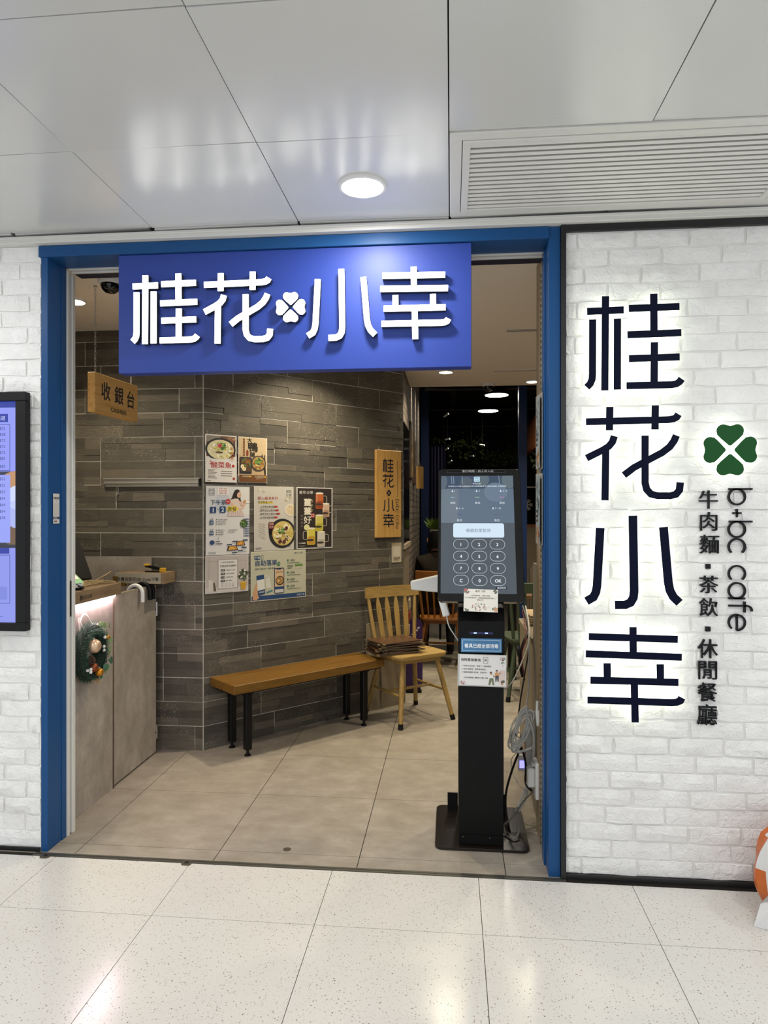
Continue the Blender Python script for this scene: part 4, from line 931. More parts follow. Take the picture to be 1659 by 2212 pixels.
ty = thing('woven_tray', 'loose pale straw woven tray on the counter top', 'tray', (-1.84, 3.39, 1.077), R(70))
m = MB()
for k in range(9): m.tube(smooth_path([(-.10 + k * .006, -.06 + .014 * k, .004), (0, -.05 + .013 * k, .010 + .004 * (k % 3)), (.12 - k * .003, -.055 + .015 * k, .008 + .006 * (k % 2))], 4), .0035, 5)
tag(m.build('straw', WOVEN, ty), kind='stuff'); MB().tube(smooth_path([(.02, .02, .01), (.09, .04, .02), (.17, .03, .055)]), .004, 6).build('loop_end', WOVEN, ty)

# ------------------------------------------------------------------ wreath on the counter front
wr = thing('wreath', 'christmas wreath with baubles and white ribbon on the counter front', 'wreath', (-1.763, 3.185, .778), R(90))
rr = random.Random(8)
PINE = plain('pine_needles', '35604a', .7, var=.38)
m = MB().tube([(.098 * math.cos(a), -.035, .105 * math.sin(a)) for a in [2 * math.pi * k / 26 for k in range(26)]], .032, 8, closed=True); m.build('core', plain('dark_twig', '17251c', .9), wr)
m = MB()
for k in range(2800):
    a = rr.uniform(0, 2 * math.pi); b = rr.uniform(0, 2 * math.pi); c = Vector((math.cos(a) * .1, -.037, math.sin(a) * .107))
    n = Vector((math.cos(a) * math.cos(b), math.sin(b), math.sin(a) * math.cos(b))); tg = Vector((-math.sin(a), 0, math.cos(a)))
    d = (n + tg * rr.uniform(-.9, .9)).normalized(); p = c + n * .026; q = p + d * rr.uniform(.016, .032)
    if q.y > -.004: continue
    s = d.orthogonal().normalized() * .0013; s2 = d.cross(s).normalized() * .0013
    m.add([p + s, p - s, p + s2, q], [(0, 1, 3), (1, 2, 3), (2, 0, 3)])
tag(m.build('needles', PINE, wr), kind='stuff')
RIB = plain('white_ribbon', 'd8d2c8', .5)
def ribbon(pts, wd, up, name='ribbon', mat=RIB):
    m = MB(); P_ = smooth_path(pts, 5); u = Vector(up) * wd / 2
    vs = []
    for p in P_: vs += [p - u, p + u]
    n = len(P_); m.add(vs, [(2 * i, 2 * i + 1, 2 * i + 3, 2 * i + 2) for i in range(n - 1)]); o = m.build(name, mat, wr)
    md = o.modifiers.new('thick', 'SOLIDIFY'); md.thickness = .0012; return o
ribbon([(-.02, -.03, .10), (-.045, -.015, .15), (-.03, -.02, .185), (-.005, -.03, .17), (.01, -.045, .13), (.05, -.06, .125), (.09, -.065, .09), (.12, -.06, .03)], .014, (.3, .3, .6))
ribbon([(-.055, -.01, .17), (-.06, -.02, .11)], .014, (1, 0, .1))
for c, r_, mt in (((-.035, -.075, .035), .034, plain('champagne_bauble', 'd8b89a', .25, .5)), ((-.04, -.075, -.065), .022, plain('copper_bauble', '8a4422', .4, .5)), ((-.005, -.085, -.095), .020, plain('gold_bauble', 'c8821e', .22, .6)), ((.095, -.075, .055), .012, MATS['gold_bauble'])):
    o = MB().ball(c, r_, 20, 12).build('bauble', mt, wr, smooth=True); MB().lathe([(.005, 0), (.005, .006)], (c[0], c[1], c[2] + r_ - .001), 8).build('cap', ALU, o)
m = MB(); cone = plain('pine_cone_brown', '4a3324', .8)
for k in range(60):
    a = k * 2.4; f = k / 60; rad = .018 * math.sin(math.pi * (.15 + .8 * f)); c = Vector((-.062, -.075, -.045 + .04 * f))
    q = c + Vector((math.cos(a) * rad, math.sin(a) * rad, 0)); m.ball(q, .005, 6, 4, (1, 1, .6))
m.build('pine_cone', cone, wr)
for c in ((-.085, -.07, -.07), (-.075, -.08, -.08), (-.07, -.078, -.068), (.06, -.08, .06), (.07, -.07, -.005), (.115, -.06, -.02), (.06, -.075, .015)): MB().ball(c, .008, 10, 7).build('berry', WHITE, wr, smooth=True)
LEAF1, LEAF2 = plain('pale_green_leaf', '8ba070', .6, var=.2), plain('deep_green_leaf', '3f6a50', .6, var=.2)
def leaf_mesh(w_, l_):
    m = MB(); n = 6; vs = [(0, 0, 0)]
    for k in range(1, n): f = k / n; q = w_ * math.sin(math.pi * f) ** .7; vs += [(-q, -.10 * w_ - .15 * q, l_ * f), (q, -.10 * w_ - .15 * q, l_ * f)]
    vs.append((0, 0, l_)); e = len(vs) - 1
    fs = [(0, 2, 1)] + [(1 + 2 * k, 2 + 2 * k, 4 + 2 * k, 3 + 2 * k) for k in range(n - 2)] + [(e - 2, e - 1, e)]
    m.add(vs, fs); m.add([(x, y + .0012, z) for x, y, z in vs], [f[::-1] for f in fs]); return m
LM = [leaf_mesh(.016, .036).mesh('leaf', LEAF1), leaf_mesh(.018, .034).mesh('leaf', LEAF2)]
for x, z, a, k in ((.07, .10, 20, 0), (.09, .075, 60, 0), (.10, .03, 70, 0), (.105, -.005, 100, 0), (.10, -.03, 80, 0), (.085, -.045, 140, 1), (.10, -.06, 100, 1), (.045, -.07, 150, 1), (.07, -.08, 130, 0), (.05, -.095, 120, 0), (.01, -.115, 95, 1), (.055, .105, -10, 0), (.075, .05, 30, 0), (.095, .10, 45, 0)):
    link('leaf', LM[k], wr, (x, -.068 - rr.uniform(0, .014), z), (R(rr.uniform(-20, 20)), R(a), R(rr.uniform(-25, 25))))
TAN = plain('tan_tag', 'b59c74', .6)
ribbon([(.005, -.05, -.125), (.0, -.05, -.15)], .012, (1, 0, 0), 'tag_tail', TAN); ribbon([(.02, -.05, -.135), (.05, -.05, -.15), (.065, -.05, -.162)], .026, (.35, 0, .9), 'tag', TAN)

# ------------------------------------------------------------------ bench along the slate wall
f0, f1 = Vector((-1.206, 4.038, 0)), Vector((-.590, 4.683, 0)); b0 = Vector((-1.357, 4.170, 0))
AN = math.atan2(f1.y - f0.y, f1.x - f0.x); mid = (f0 + f1) / 2
bn = thing('bench', 'wooden bench with black metal legs against the slate wall', 'bench', mid, AN)
PINE_T = wood('amber_pine', '7d5a20', '5c3d12', 'x', .38, .8)
MB().box(-.565, .585, -.055, .245, .388, .442).build('seat', PINE_T, bn, bevel=.003)
MB().box(-.55, .57, -.03, .22, .376, .3875).build('under_frame', BLACK, bn)
for x in (-.446, .446):
    for y in (0.0, .19):
        l = MB().box(x - .021, x + .021, y - .021, y + .021, .035, .376).build('leg', BLACK, bn, bevel=.006)
        MB().lathe([(.020, 0), (.020, .006), (.010, .012), (.007, .036)], (x, y, 0), 14).build('foot', BLACK, l, smooth=True)
    for sx in (-.036, .036):
        b = MB().lathe([(.006, 0), (.006, .012)], (x + sx, -.005, .364), 8).build('bolt', BLACK, bn)

# ------------------------------------------------------------------ spindle chair
def make_chair(name, label, woods, woodx, spindles='flat', cat='chair', n=4, feet=True):
    """a wooden chair facing local -Y; seat 0.47 high, back 0.91"""
    t = thing(name, label, cat)
    pts = []
    for k in range(32):
        a = 2 * math.pi * k / 32; c, s = math.cos(a), math.sin(a); e = .28
        x = math.copysign(abs(c) ** e, c); y = math.copysign(abs(s) ** e, s)
        pts.append((x * (.215 - .02 * (y > 0) * abs(y)), y * .20))
    m = MB(); nP = len(pts)
    for z, k in ((.438, .90), (.446, .98), (.462, 1.0), (.470, .985)): m.v += [(x * k, y * k, z) for x, y in pts]
    for j in range(3): m.f += [(j * nP + i, j * nP + (i + 1) % nP, (j + 1) * nP + (i + 1) % nP, (j + 1) * nP + i) for i in range(nP)]
    m.f += [tuple(range(nP - 1, -1, -1)), tuple(range(3 * nP, 4 * nP))]; m.mi = [0] * len(m.f); m.build('seat', woodx, t, smooth=True)
    MB().box(-.17, .17, -.155, .155, .412, .4385).build('apron', woodx, t, bevel=.004)
    tops = {}
    for sx in (-1, 1):
        for sy in (-1, 1):
            a = Vector((sx * .145, sy * .135, .425)); b = Vector((sx * .222, sy * .225, 0.0)); tops[(sx, sy)] = (a, b)
            l = MB().tube([a, a.lerp(b, .5), b], [.0165, .018, .0145], 12).build('leg', woods, t, smooth=True)
            if feet: d = (b - a).normalized(); MB().tube([b - d * .036, b + Vector((0, 0, .0012))], .0175, 12).build('rubber_foot', BLACK, l)
    at = lambda s, f: tops[s][0].lerp(tops[s][1], f)
    mids = []
    for sx in (-1, 1):
        p, q = at((sx, -1), .52), at((sx, 1), .52); MB().tube([p, (p + q) / 2, q], [.008, .011, .008], 10).build('stretcher', woods, t, smooth=True); mids.append((p + q) / 2)
    MB().tube([mids[0], (mids[0] + mids[1]) / 2, mids[1]], [.008, .011, .008], 10).build('stretcher', woods, t, smooth=True)
    # back: two posts, spindles and curved top rail leaning backwards
    def bk(u, v): return Vector((u * (.165 + .04 * v), .165 + .052 * v + .018 * (1 - abs(u)) * v, .468 + .37 * v))
    for sx in (-1, 1): MB().tube([bk(sx, 0), bk(sx, .5), bk(sx, 1.02)], [.013, .0145, .012], 10).build('back_post', woods, t, smooth=True)
    for k in range(n):
        u = -1 + 2 * (k + 1) / (n + 1)
        if spindles == 'flat':
            m = MB(); prof = [(0, .011), (.12, .018), (.70, .021), (.84, .017), (1.0, .006)]; vs = []
            for f, hw in prof:
                c = bk(u, f); vs += [c + Vector((-hw, -.006, 0)), c + Vector((hw, -.006, 0)), c + Vector((hw, .006, 0)), c + Vector((-hw, .006, 0))]
            fs = [(4 * i + j, 4 * i + (j + 1) % 4, 4 * i + 4 + (j + 1) % 4, 4 * i + 4 + j) for i in range(4) for j in range(4)] + [(3, 2, 1, 0), (16, 17, 18, 19)]
            m.add(vs, fs).build('spindle', woods, t, bevel=.002)
        else: MB().tube([bk(u, 0), bk(u, .5), bk(u, 1.0)], [.008, .0105, .008], 10).build('spindle', woods, t, smooth=True)
    m = MB(); vs = []; N = 10
    for i in range(N + 1):
        u = -1.12 + 2.24 * i / N; c = bk(u, 1.0); yy = .214 + .022 * (1 - u * u)
        for dy, z in ((-.012, .828), (.012, .830), (.016, .905), (-.004, .908)): vs.append((u * .205, yy + dy, z))
    fs = [(4 * i + j, 4 * i + 4 + j, 4 * i + 4 + (j + 1) % 4, 4 * i + (j + 1) % 4) for i in range(N) for j in range(4)] + [(0, 1, 2, 3), (4 * N + 3, 4 * N + 2, 4 * N + 1, 4 * N)]
    m.add(vs, fs).build('top_rail', woodx, t, smooth=True); return t
c1 = make_chair('dining_chair', 'light oak spindle chair holding a pile of menus beside the bench', OAK, OAKX)
c1.location = (-.300, 4.920, 0); c1.rotation_euler = (0, 0, R(-51.7 + 90)); CROT = c1.rotation_euler.z
AMB, AMBX = wood('amber_chair_wood', '8f5a22', '6b3f14', 'z', .45), wood('amber_chair_long', '8f5a22', '6b3f14', 'x', .45)
c2 = make_chair('dining_chair', 'amber wooden dining chair behind the kiosk with a person seated on it', AMB, AMBX, 'round', n=5)
c2.location = (-.085, 6.62, 0); c2.rotation_euler = (0, 0, R(176))
GRN, GRNX = plain('dark_green_chair', '3d4a34', .5), plain('dark_green_chair_long', '3d4a34', .5)
c3 = make_chair('dining_chair', 'dark green painted dining chair behind the right side of the kiosk', GRN, GRNX, 'round', n=6)
c3.location = (.62, 5.62, 0); c3.rotation_euler = (0, 0, R(188))

# menus piled on the oak chair
rr = random.Random(4)
MENU, PAGE, RIM = plain('brown_menu_cover', '5a3c28', .35, var=.2), plain('menu_pages', 'b8a88c', .7), plain('metal_menu_corner', '9a8a6c', .35, .6)
base = Vector((-.40, 4.865, .4712))
WHERE = ['lowest', 'second lowest', 'third lowest', 'fourth lowest', 'fifth lowest', 'middle', 'fifth from the top', 'fourth from the top', 'third from the top', 'second from the top', 'topmost']
for k in range(11):
    t = thing('menu', ('scuffed brown menu with gilt print, %s of the pile on the oak chair' if k == 10 else 'brown covered menu, %s of the pile on the oak chair') % WHERE[k], 'menu', base + Vector((rr.uniform(-.016, .016), rr.uniform(-.014, .014), k * .0078)), CROT + R(-8 + rr.uniform(-10, 10)), 'menus piled on the oak chair')
    MB().box(-.155, .155, -.115, .115, 0, .0014).build('back_cover', MENU, t); MB().box(-.148, .150, -.110, .110, .0016, .0058).build('pages', PAGE, t); MB().box(-.155, .155, -.115, .115, .0060, .0074).build('front_cover', MENU, t)
    for sx in (-1, 1):
        for sy in (-1, 1): MB().box(sx * .155 - .010, sx * .155 + .010, sy * .115 - .010, sy * .115 + .010, -.0001, .0076).build('corner', RIM, t)
    if k == 10:
        P = Print(300, 220, .30, .22, 5); P.blobs(150, 110, 90, 60, 40, 5, ['9a8460', '8a7450'], 0); o = P.build('gilt_print', t, PRINT, 0); o.location = (0, 0, .0075); o.rotation_euler = (R(-90), 0, 0)

# boards leaning on the wall behind the chair
BRD = plain('beige_acrylic', '988a72', .3)
for s0, s1, h_, lb, off in ((1.265, 1.50, .640, 'tall beige acrylic board with rounded corner leaning behind the oak chair', .004), (1.40, 1.632, .50, 'beige acrylic board with a pale edge standing near the wall end', .016)):
    t = thing('acrylic_board', lb, 'board', onB((s0 + s1) / 2, 0, off), AB)
    W = s1 - s0; MB().prism(rr_pts(-W / 2, 0.001, W / 2, h_, .02), -.004, 0).build('sheet', BRD, t)
    m = MB(); pts = rr_pts(-W / 2, 0.001, W / 2, h_, .02); m.tube([(x, -.004, z) for x, z in pts], .0022, 5, closed=True); m.build('pale_edge', plain('pale_edge', 'a79a84', .4), t)
# purple floor stand
pl = thing('floor_stand', 'purple rounded advertising board behind the oak chair', 'sign', (-.285, 5.62, 0), R(10))
MB().prism(rr_pts(-.10, .02, .055, .585, .045), -.004, .004).build('board', plain('violet_board', '3b1f5e', .4), pl); MB().box(-.08, .04, -.06, .06, 0, .02).build('base', BLACK, pl)
P = Print(150, 560, .15, .56, 4); P.blobs(100, 80, 20, 26, 8, 10, ['d8d2e0'], 0); P.para(60, 120, 1, 50, 20, 'd8d2e0', 9, 1); P.text('$2M', 60, 180, 36, 'e0dce8', 1); P.para(60, 220, 2, 50, 20, 'b8aed0', 6, 1)
o = P.build('printing', pl, PRINT, -.0042); o.location = (-.02, 0, .305)
# rolled leaflets rack by the passage wall
rk = thing('leaflet_rack', 'narrow rack of red and white leaflets against the passage wall', 'rack', (-.345, 5.62, 0), R(90))
MB().box(-.10, .10, -.004, .012, .25, .78).build('back_plate', plain('rack_brown', '6a5a48', .6), rk)
for k in range(5): MB().box(-.09, .09, -.014, -.004, .27 + .10 * k, .345 + .10 * k).build('leaflet', plain('leaflet_red', '8e3524', .5) if k % 2 else plain('leaflet_white', 'b8a894', .5), rk)

# ------------------------------------------------------------------ ticket kiosk
kx, ky = .131, 3.20
kk = thing('ticket_kiosk', 'black floor-standing queue ticket kiosk with a large touch screen', 'kiosk', (kx, ky, 0))
MB().prism(rr_pts(-.201, -.212, .203, .222, .035, 6), 0, .012)
m = MB(); pts = rr_pts(-.201, -.212, .203, .222, .035, 6); n = len(pts); m.v = [(x, y, .001) for x, y in pts] + [(x, y, .013) for x, y in pts]; m.f = [tuple(range(n - 1, -1, -1)), tuple(range(n, 2 * n))] + [(i, (i + 1) % n, (i + 1) % n + n, i + n) for i in range(n)]; m.mi = [0] * len(m.f)
m.build('base_plate', plain('black_brown_plate', '1c1512', .22), kk, bevel=.001)
KB = plain('kiosk_black', '060708', .45, spec=.18)
MB().box(-.098, .094, -.180, .14, .013, .84).build('column', KB, kk, bevel=.002)
MB().box(-.096, .092, -.1835, -.18, .018, .058).build('kick_plate', KB, kk)
for x in (-.08, .035): MB().ball((x, -.184, .048), .0025, 8, 5).build('screw', CHROME, kk)
m = MB()
for sx in (-1, 1):
    for i in range(6):
        for j in range(17):
            if (i in (0, 5) and j in (0, 1, 15, 16)) or (i in (1, 4) and j in (0, 16)): continue
            m.add([(sx * .055 - .0235 + i * .0098 + .0021 * math.cos(q), -.1806, .225 + j * .0098 + .0021 * math.sin(q)) for q in [2 * math.pi * k / 6 for k in range(6)]], [tuple(range(6))])
tag(m.build('vent_holes', VOID, kk), kind='stuff')
for x0, x1 in ((-.148, -.099), (.095, .130)):
    b = MB().box(x0, x1, .155, .161, .013, .10).build('bracket', BLACK, kk)
    for x in (x0 + .01, x1 - .008):
        for z in (.03, .085): MB().ball((x, .154, z), .0035, 8, 5).build('bolt', KB, b)
# printer head with sloped lid
m = MB(); prof = [(-.180, .84), (-.186, .845), (-.186, .978), (-.150, 1.036), (.10, 1.036), (.14, .84)]
vs = [(-.1, y, z) for y, z in prof] + [(.097, y, z) for y, z in prof]; n = len(prof)
m.add(vs, [tuple(range(n)), tuple(range(2 * n - 1, n - 1, -1))] + [(i, i + n, (i + 1) % n + n, (i + 1) % n) for i in range(n)]); m.build('printer_head', KB, kk, bevel=.002)
MB().box(-.052, .048, -.1868, -.1855, .924, .934).build('led_window', plain('led_blue_window', '0a0f50', .2), kk)
for x in (-.028, .020): MB().box(x - .006, x + .006, -.1876, -.1867, .927, .931).build('led', emis('blue_led', '7fc4ff', 2.2), kk)
MB().box(-.07, .07, -.12, .06, 1.036, 1.16).build('neck', KB, kk, bevel=.003)
# tilted display
TILT = math.atan2(.21, .575); LEN = math.hypot(.21, .575)
ds = link('display', None, kk, (-.006, -.232, 1.070), (-TILT, 0, 0))
MB().prism(rr_pts(-.183, 0, .184, LEN, .022, 5), 0, .036).build('bezel', BLACKG, ds, bevel=.002)
P = Print(1060, 1790, .322, .544, 11, .0002); W_, H_ = 1060, 1790
P.rect(0, 0, W_, H_, '4c545c'); P.rect(0, 0, W_, 205, '38485e', .4); P.rect(0, 205, W_, 740, '5a6a7c', .4); P.rect(0, 740, W_, H_, '4a525a', .5); P.rect(0, 205, 255, 740, '67737f', .45)
P.ell(0, 90, 90, 130, '55636f', 1); P.ell(370, 110, 90, 100, '4e5a66', 1); P.ell(600, 60, 110, 120, '58666f', 1); P.ell(1000, 70, 110, 130, '5c6a72', 1); P.ell(800, 260, 170, 150, '66768a', 1); P.ell(60, 380, 100, 100, '66757f', 1)
for x in (150, 180, 310, 850): P.line([(x, 0), (x + 10, 130)], 9, '8494a2', 1.4)
P.rrect(485, 15, 572, 95, 6, 'b9d9ea', 3); P.text('桂花', 528, 36, 34, '4a6a80', 5); P.text('小幸', 528, 76, 34, '4a6a80', 5); P.text('桂花小幸', 525, 125, 30, 'd8e4ee', 5); P.text('元朗青山公路元朗段281號元朗廣場地下3號&8號舖-元朗廣場', 530, 168, 24, 'e2ecf4', 5, width=850)
for x, s in ((185, '1'), (540, '2'), (890, '3 - 4')): P.text(s, x + 12, 242, 36, 'd8e2ea', 5, 'l'); P.ell(x - 18, 232, 7, 8, 'd8e2ea', 5, 10); P.rrect(x - 30, 242, x - 6, 256, 4, 'd8e2ea', 5)
for x, s in ((250, '5 - 6'), (775, '7 - 10')): P.text(s, x + 12, 515, 36, 'd8e2ea', 5, 'l'); P.ell(x - 18, 505, 7, 8, 'd8e2ea', 5, 10); P.rrect(x - 30, 515, x - 6, 529, 4, 'd8e2ea', 5)
for x, c in ((170, '8fb4d0'), (530, '8fc49a'), (885, 'c878b0')): P.rect(x - 30, 339, x + 30, 347, c, 5); P.text('有位', x + 4, 432, 40, 'e2ecf4', 5)
for x, c in ((265, '3a4a86'), (805, '6a4a48')): P.rect(x - 30, 610, x + 30, 618, c, 5); P.text('有位', x + 4, 702, 40, 'e2ecf4', 5)
P.rrect(178, 748, 908, 965, 30, 'cfe2f2', 5); P.text('餐廳取票暫停', 540, 860, 60, '6a7a88', 8)
for i in range(4):
    for j in range(3):
        cx, cy = 288 + j * 259, 1065 + i * 178; P.ring(rr_pts(cx - 106, cy - 72, cx + 106, cy + 72, 71, 7), 5, 'c9d4dc', 5); P.text((('1', '2', '3'), ('4', '5', '6'), ('7', '8', '9'), ('C', '0', 'OK'))[i][j], cx, cy + 4, 62, 'eef4f8', 5, bold=.02)
P.rect(770, 1688, 925, 1724, '20262c', 5); P.text('輪候取飛', 850, 1706, 30, 'd8e2ea', 7)
o = P.build('screen', ds, SCREEN, -.0004); o.location = (-.009, -.0006, .034 + .272)
MB().box(-.145, .118, -.0026, -.0006, LEN - .020, LEN - .0035).build('top_sticker', plain('black_sticker', '111113', .25), ds)
P = Print(263, 17, .263, .017, 3, .0002); P.text('繁忙時間・請人齊入座', 140, 9, 12, 'dfe2e2', 1, width=140); P.ring([(1, 1), (262, 1), (262, 16), (1, 16)], .7, '8a8c8c', 1); o = P.build('sticker_lettering', ds, PRINT, -.0027); o.location = (-.0135, 0, LEN - .0118)

def card(name, label, x0, x1, z0, z1, y, tilt=0, roll=0, mat=None):
    t = thing(name, label, 'card', (kx + (x0 + x1) / 2, y, z0)); h = link('sheet', MB().box(-(x1 - x0) / 2, (x1 - x0) / 2, 0, .0012, 0, z1 - z0).mesh('sheet', mat or SHEET), t, None, (tilt, roll, 0)); return t, h
FL = ['b85a5e', '6a8a6a', 'c9986a', '4a5a4a', 'a8727e']
t, h = card('notice_card', 'white flower-bordered card stuck over the lower edge of the kiosk screen', -.079, .064, 1.030, 1.125, 2.948, -TILT * .7, R(1.5))
P = Print(740, 500, .143, .095, 6); P.rect(0, 0, 740, 500, 'e2ded2'); 
for ch, x in (('gui', 255), ('hua', 305), ('xiao', 375), ('xing', 422)): P.strokes(ch, x, 25, 42, 42, '5a5650', .1, 2)
P.text('小店位置有限，於繁忙時間，', 360, 145, 34, '3a3834', 2, width=430); P.text('客人如用餐完畢，可能需要讓座給等位客人。', 360, 195, 34, '3a3834', 2, width=660); P.text('謝謝合作!', 360, 240, 34, '8a3f3c', 2)
P.blobs(60, 50, 60, 50, 16, 24, FL, 2); P.blobs(690, 40, 40, 40, 10, 20, ['4a4a44', '5a6a54'], 2); P.blobs(680, 430, 50, 50, 16, 24, ['c9a05a', 'd0887a', '6a7a5a'], 2); P.blobs(60, 470, 50, 30, 10, 20, ['4a5a44'], 2); P.blobs(370, 400, 200, 80, 30, 16, FL, 2)
o = P.build('printing', h, PRINT, -.0002); o.location = (0, 0, .0475)
t = thing('tableware_sticker', 'blue sticker with white characters on the kiosk printer head', 'sticker', (kx - .0015, 3.0135, .846))
MB().box(-.087, .087, -.0010, 0.0002, 0, .060).build('sheet', plain('sticker_blue', '2f6f9e', .35), t)
P = Print(174, 60, .174, .06, 3); P.rect(0, 0, 174, 60, '3576a6'); P.ring([(7, 7), (167, 7), (167, 53), (7, 53)], 1.6, 'cfe0ea', 1); P.text('餐具已經全部消毒', 87, 32, 20, 'eef4f8', 2, width=144, bold=.02); o = P.build('printing', t, PRINT, -.0011); o.location = (0, 0, .03)
t, h = card('notice_card', 'laminated white queue rules card with two cartoon people on the kiosk column', -.104, .104, .700, .838, 3.010, 0, R(0.8), plain('clear_laminate', 'b9b9b6', .2))
P = Print(480, 330, .198, .130, 7); P.rect(0, 0, 480, 330, 'e0dedb'); P.text('排隊票號事項:', 118, 55, 34, '1f1f24', 2, bold=.01); P.ring([(245, 22), (292, 22), (292, 88), (245, 88)], 3, '33333a', 2); P.text('票', 268, 55, 30, '33333a', 2)
for i, s in enumerate(('叫號3次沒出現，會跳下一個號碼機。', '超過3個號碼，需要重新輪候。', '餐廳保留最終決定權，多謝合作！')): P.text(s, 40, 120 + i * 35, 20, '2b2b30', 2, 'l', width=(290, 235, 245)[i]); P.ell(25, 120 + i * 35, 4, 4, '2b2b30', 2, 8)
P.text('出示有效排隊號碼，請聽清楚小幸電話，謝謝!', 170, 248, 15, '33333a', 2, width=250, bold=.01)
P.blobs(450, 30, 30, 24, 12, 10, FL, 2); P.blobs(40, 305, 40, 20, 12, 10, FL, 2); P.blobs(445, 80, 12, 40, 8, 7, FL, 2)
P.rect(408, 165, 470, 300, 'd8c4bc', 1); P.ring([(420, 160), (470, 160), (470, 205), (420, 205)], 2, 'b89a94', 2)
P.ell(325, 190, 12, 14, '2a2420', 3); P.ell(328, 198, 9, 11, 'b8805c', 3.4); P.face([(312, 212), (345, 212), (350, 245), (314, 248)], 'e8e6e2', 3); P.face([(312, 248), (350, 245), (362, 320), (344, 322), (333, 270), (318, 322), (300, 322)], '6a7254', 3); P.line([(345, 218), (368, 235), (385, 220)], 8, '8a5a40', 3.2)
P.ell(385, 168, 11, 13, '2a2420', 3); P.ell(386, 175, 8, 10, 'c08a66', 3.4); P.face([(362, 188), (412, 186), (408, 216), (366, 216)], 'd09a5e', 3); P.face([(370, 216), (406, 216), (404, 282), (394, 282), (388, 235), (382, 284), (372, 284)], '2f3138', 3); P.line([(408, 195), (432, 182)], 7, 'c08a66', 3); P.ell(448, 282, 22, 14, '4a5644', 3, rot=-.4); P.rect(428, 300, 452, 318, 'c88a5a', 3)
o = P.build('printing', h, PRINT, -.0002); o.location = (.003, 0, .070)
# small white printed tray and power adapter behind the display
wt = thing('paper_cup_tray', 'white folded paper tray sticking out behind the kiosk screen', 'tray', (-.135, 3.42, 1.055))
m = MB(); m.add([(-.06, -.01, .012), (.08, -.01, .0), (.08, -.01, .085), (-.065, -.01, .052), (-.06, .05, .012), (.08, .05, 0), (.08, .05, .085), (-.065, .05, .052)], [(0, 1, 2, 3), (7, 6, 5, 4), (0, 4, 5, 1), (2, 6, 7, 3), (1, 5, 6, 2), (0, 3, 7, 4)]); m.build('body', WHITE, wt, bevel=.004)
MB().tube([(.07, .02, .03), (.12, -.03, .03)], .006, 8).build('arm', WHITE, wt)
pa = thing('power_adapter', 'white power adapter hanging behind the kiosk neck', 'adapter', (-.02, 3.12, .985))
MB().box(-.016, .016, -.012, .012, 0, .085, M=Matrix.Rotation(R(-16), 4, 'Y')).build('body', WHITE, pa, bevel=.004)
MB().tube(smooth_path([(0, 0, .0), (.012, .01, -.05), (.05, .02, -.11), (.06, .02, -.13)]), .003, 6).build('cord', WHITE, pa); MB().tube([(-.02, 0, .08), (-.03, .01, .15)], .003, 6).build('lead', WHITE, pa)
# ------------------------------------------------------------------ cabinet, cables and power strip at the right jamb
GREYW = wood('grey_oak_laminate', '8d8069', '75694f', 'z', .55, .7)
cb = thing('side_cabinet', 'grey oak side cabinet behind the right jamb', 'cabinet', (.62, 3.81, 0))
MB().box(-.218, .22, -.325, .325, .02, .80).build('body', GREYW, cb, bevel=.001); MB().box(-.225, .22, -.327, .33, .80, .825).build('top', GREYW, cb)
MB().box(-.19, .2, -.30, .30, 0, .02).build('plinth', BLACK, cb)
PAPER = plain('kraft_paper', 'b39c78', .7)
rr = random.Random(9)
for k, wh in enumerate(('lowest', 'second', 'third', 'fourth', 'topmost')):
    o = MB().box(-.10, .10, -.13, .13, 0, .010).build('paper_bundle', PAPER, None, bevel=.002); o.location = (.515 + rr.uniform(-.015, .015), 4.0 + rr.uniform(-.02, .02), .8255 + k * .0115); o.rotation_euler = (0, 0, R(rr.uniform(-9, 9)))
    tag(o, 'kraft paper bundle on the side cabinet, %s of the stack' % wh, 'paper', 'paper bundles on the side cabinet')
bx = thing('tissue_box', 'beige tapered holder standing above the papers by the jamb', 'holder', (.57, 4.02, .884))
m = MB(); m.add([(-.075, -.05, 0), (.075, -.05, 0), (.075, .05, 0), (-.075, .05, 0), (-.055, -.035, .125), (.055, -.035, .125), (.055, .035, .125), (-.055, .035, .125)], [(3, 2, 1, 0), (4, 5, 6, 7), (0, 1, 5, 4), (1, 2, 6, 5), (2, 3, 7, 6), (3, 0, 4, 7)]); m.build('body', plain('beige_plastic', 'a08a64', .5), bx, bevel=.008, seg=2)
MB().box(-.045, .045, -.012, .012, .1255, .128).build('lid_slot', plain('slot_tan', 'c8b48c', .6), bx)
X0 = .372
ps = thing('power_strip', 'grey white power strip with a red lit switch hanging at the right jamb', 'power strip', (.368, 3.36, .20), R(-6))
MB().box(-.016, .016, -.026, .026, 0, .29).build('body', plain('strip_white', 'c9c9c6', .4), ps, bevel=.004)
for k in range(4): MB().box(-.0185, -.0165, -.016, .016, .03 + k * .062, .07 + k * .062).build('socket', plain('socket_grey', 'a9a9a6', .4), ps)
MB().box(-.0185, -.016, -.024, -.018, .06, .26).build('switch_bar', plain('switch_red', 'a02f2a', .4), ps)
def cable(name, label, pts, r, mat, n=6, group=None):
    p0 = Vector(pts[0]); t = [Vector(p) - p0 for p in pts]
    o = MB().tube(smooth_path(t, n), r, 7).build(name, mat, None, smooth=True, loc=p0); return tag(o, label, 'cable', group)
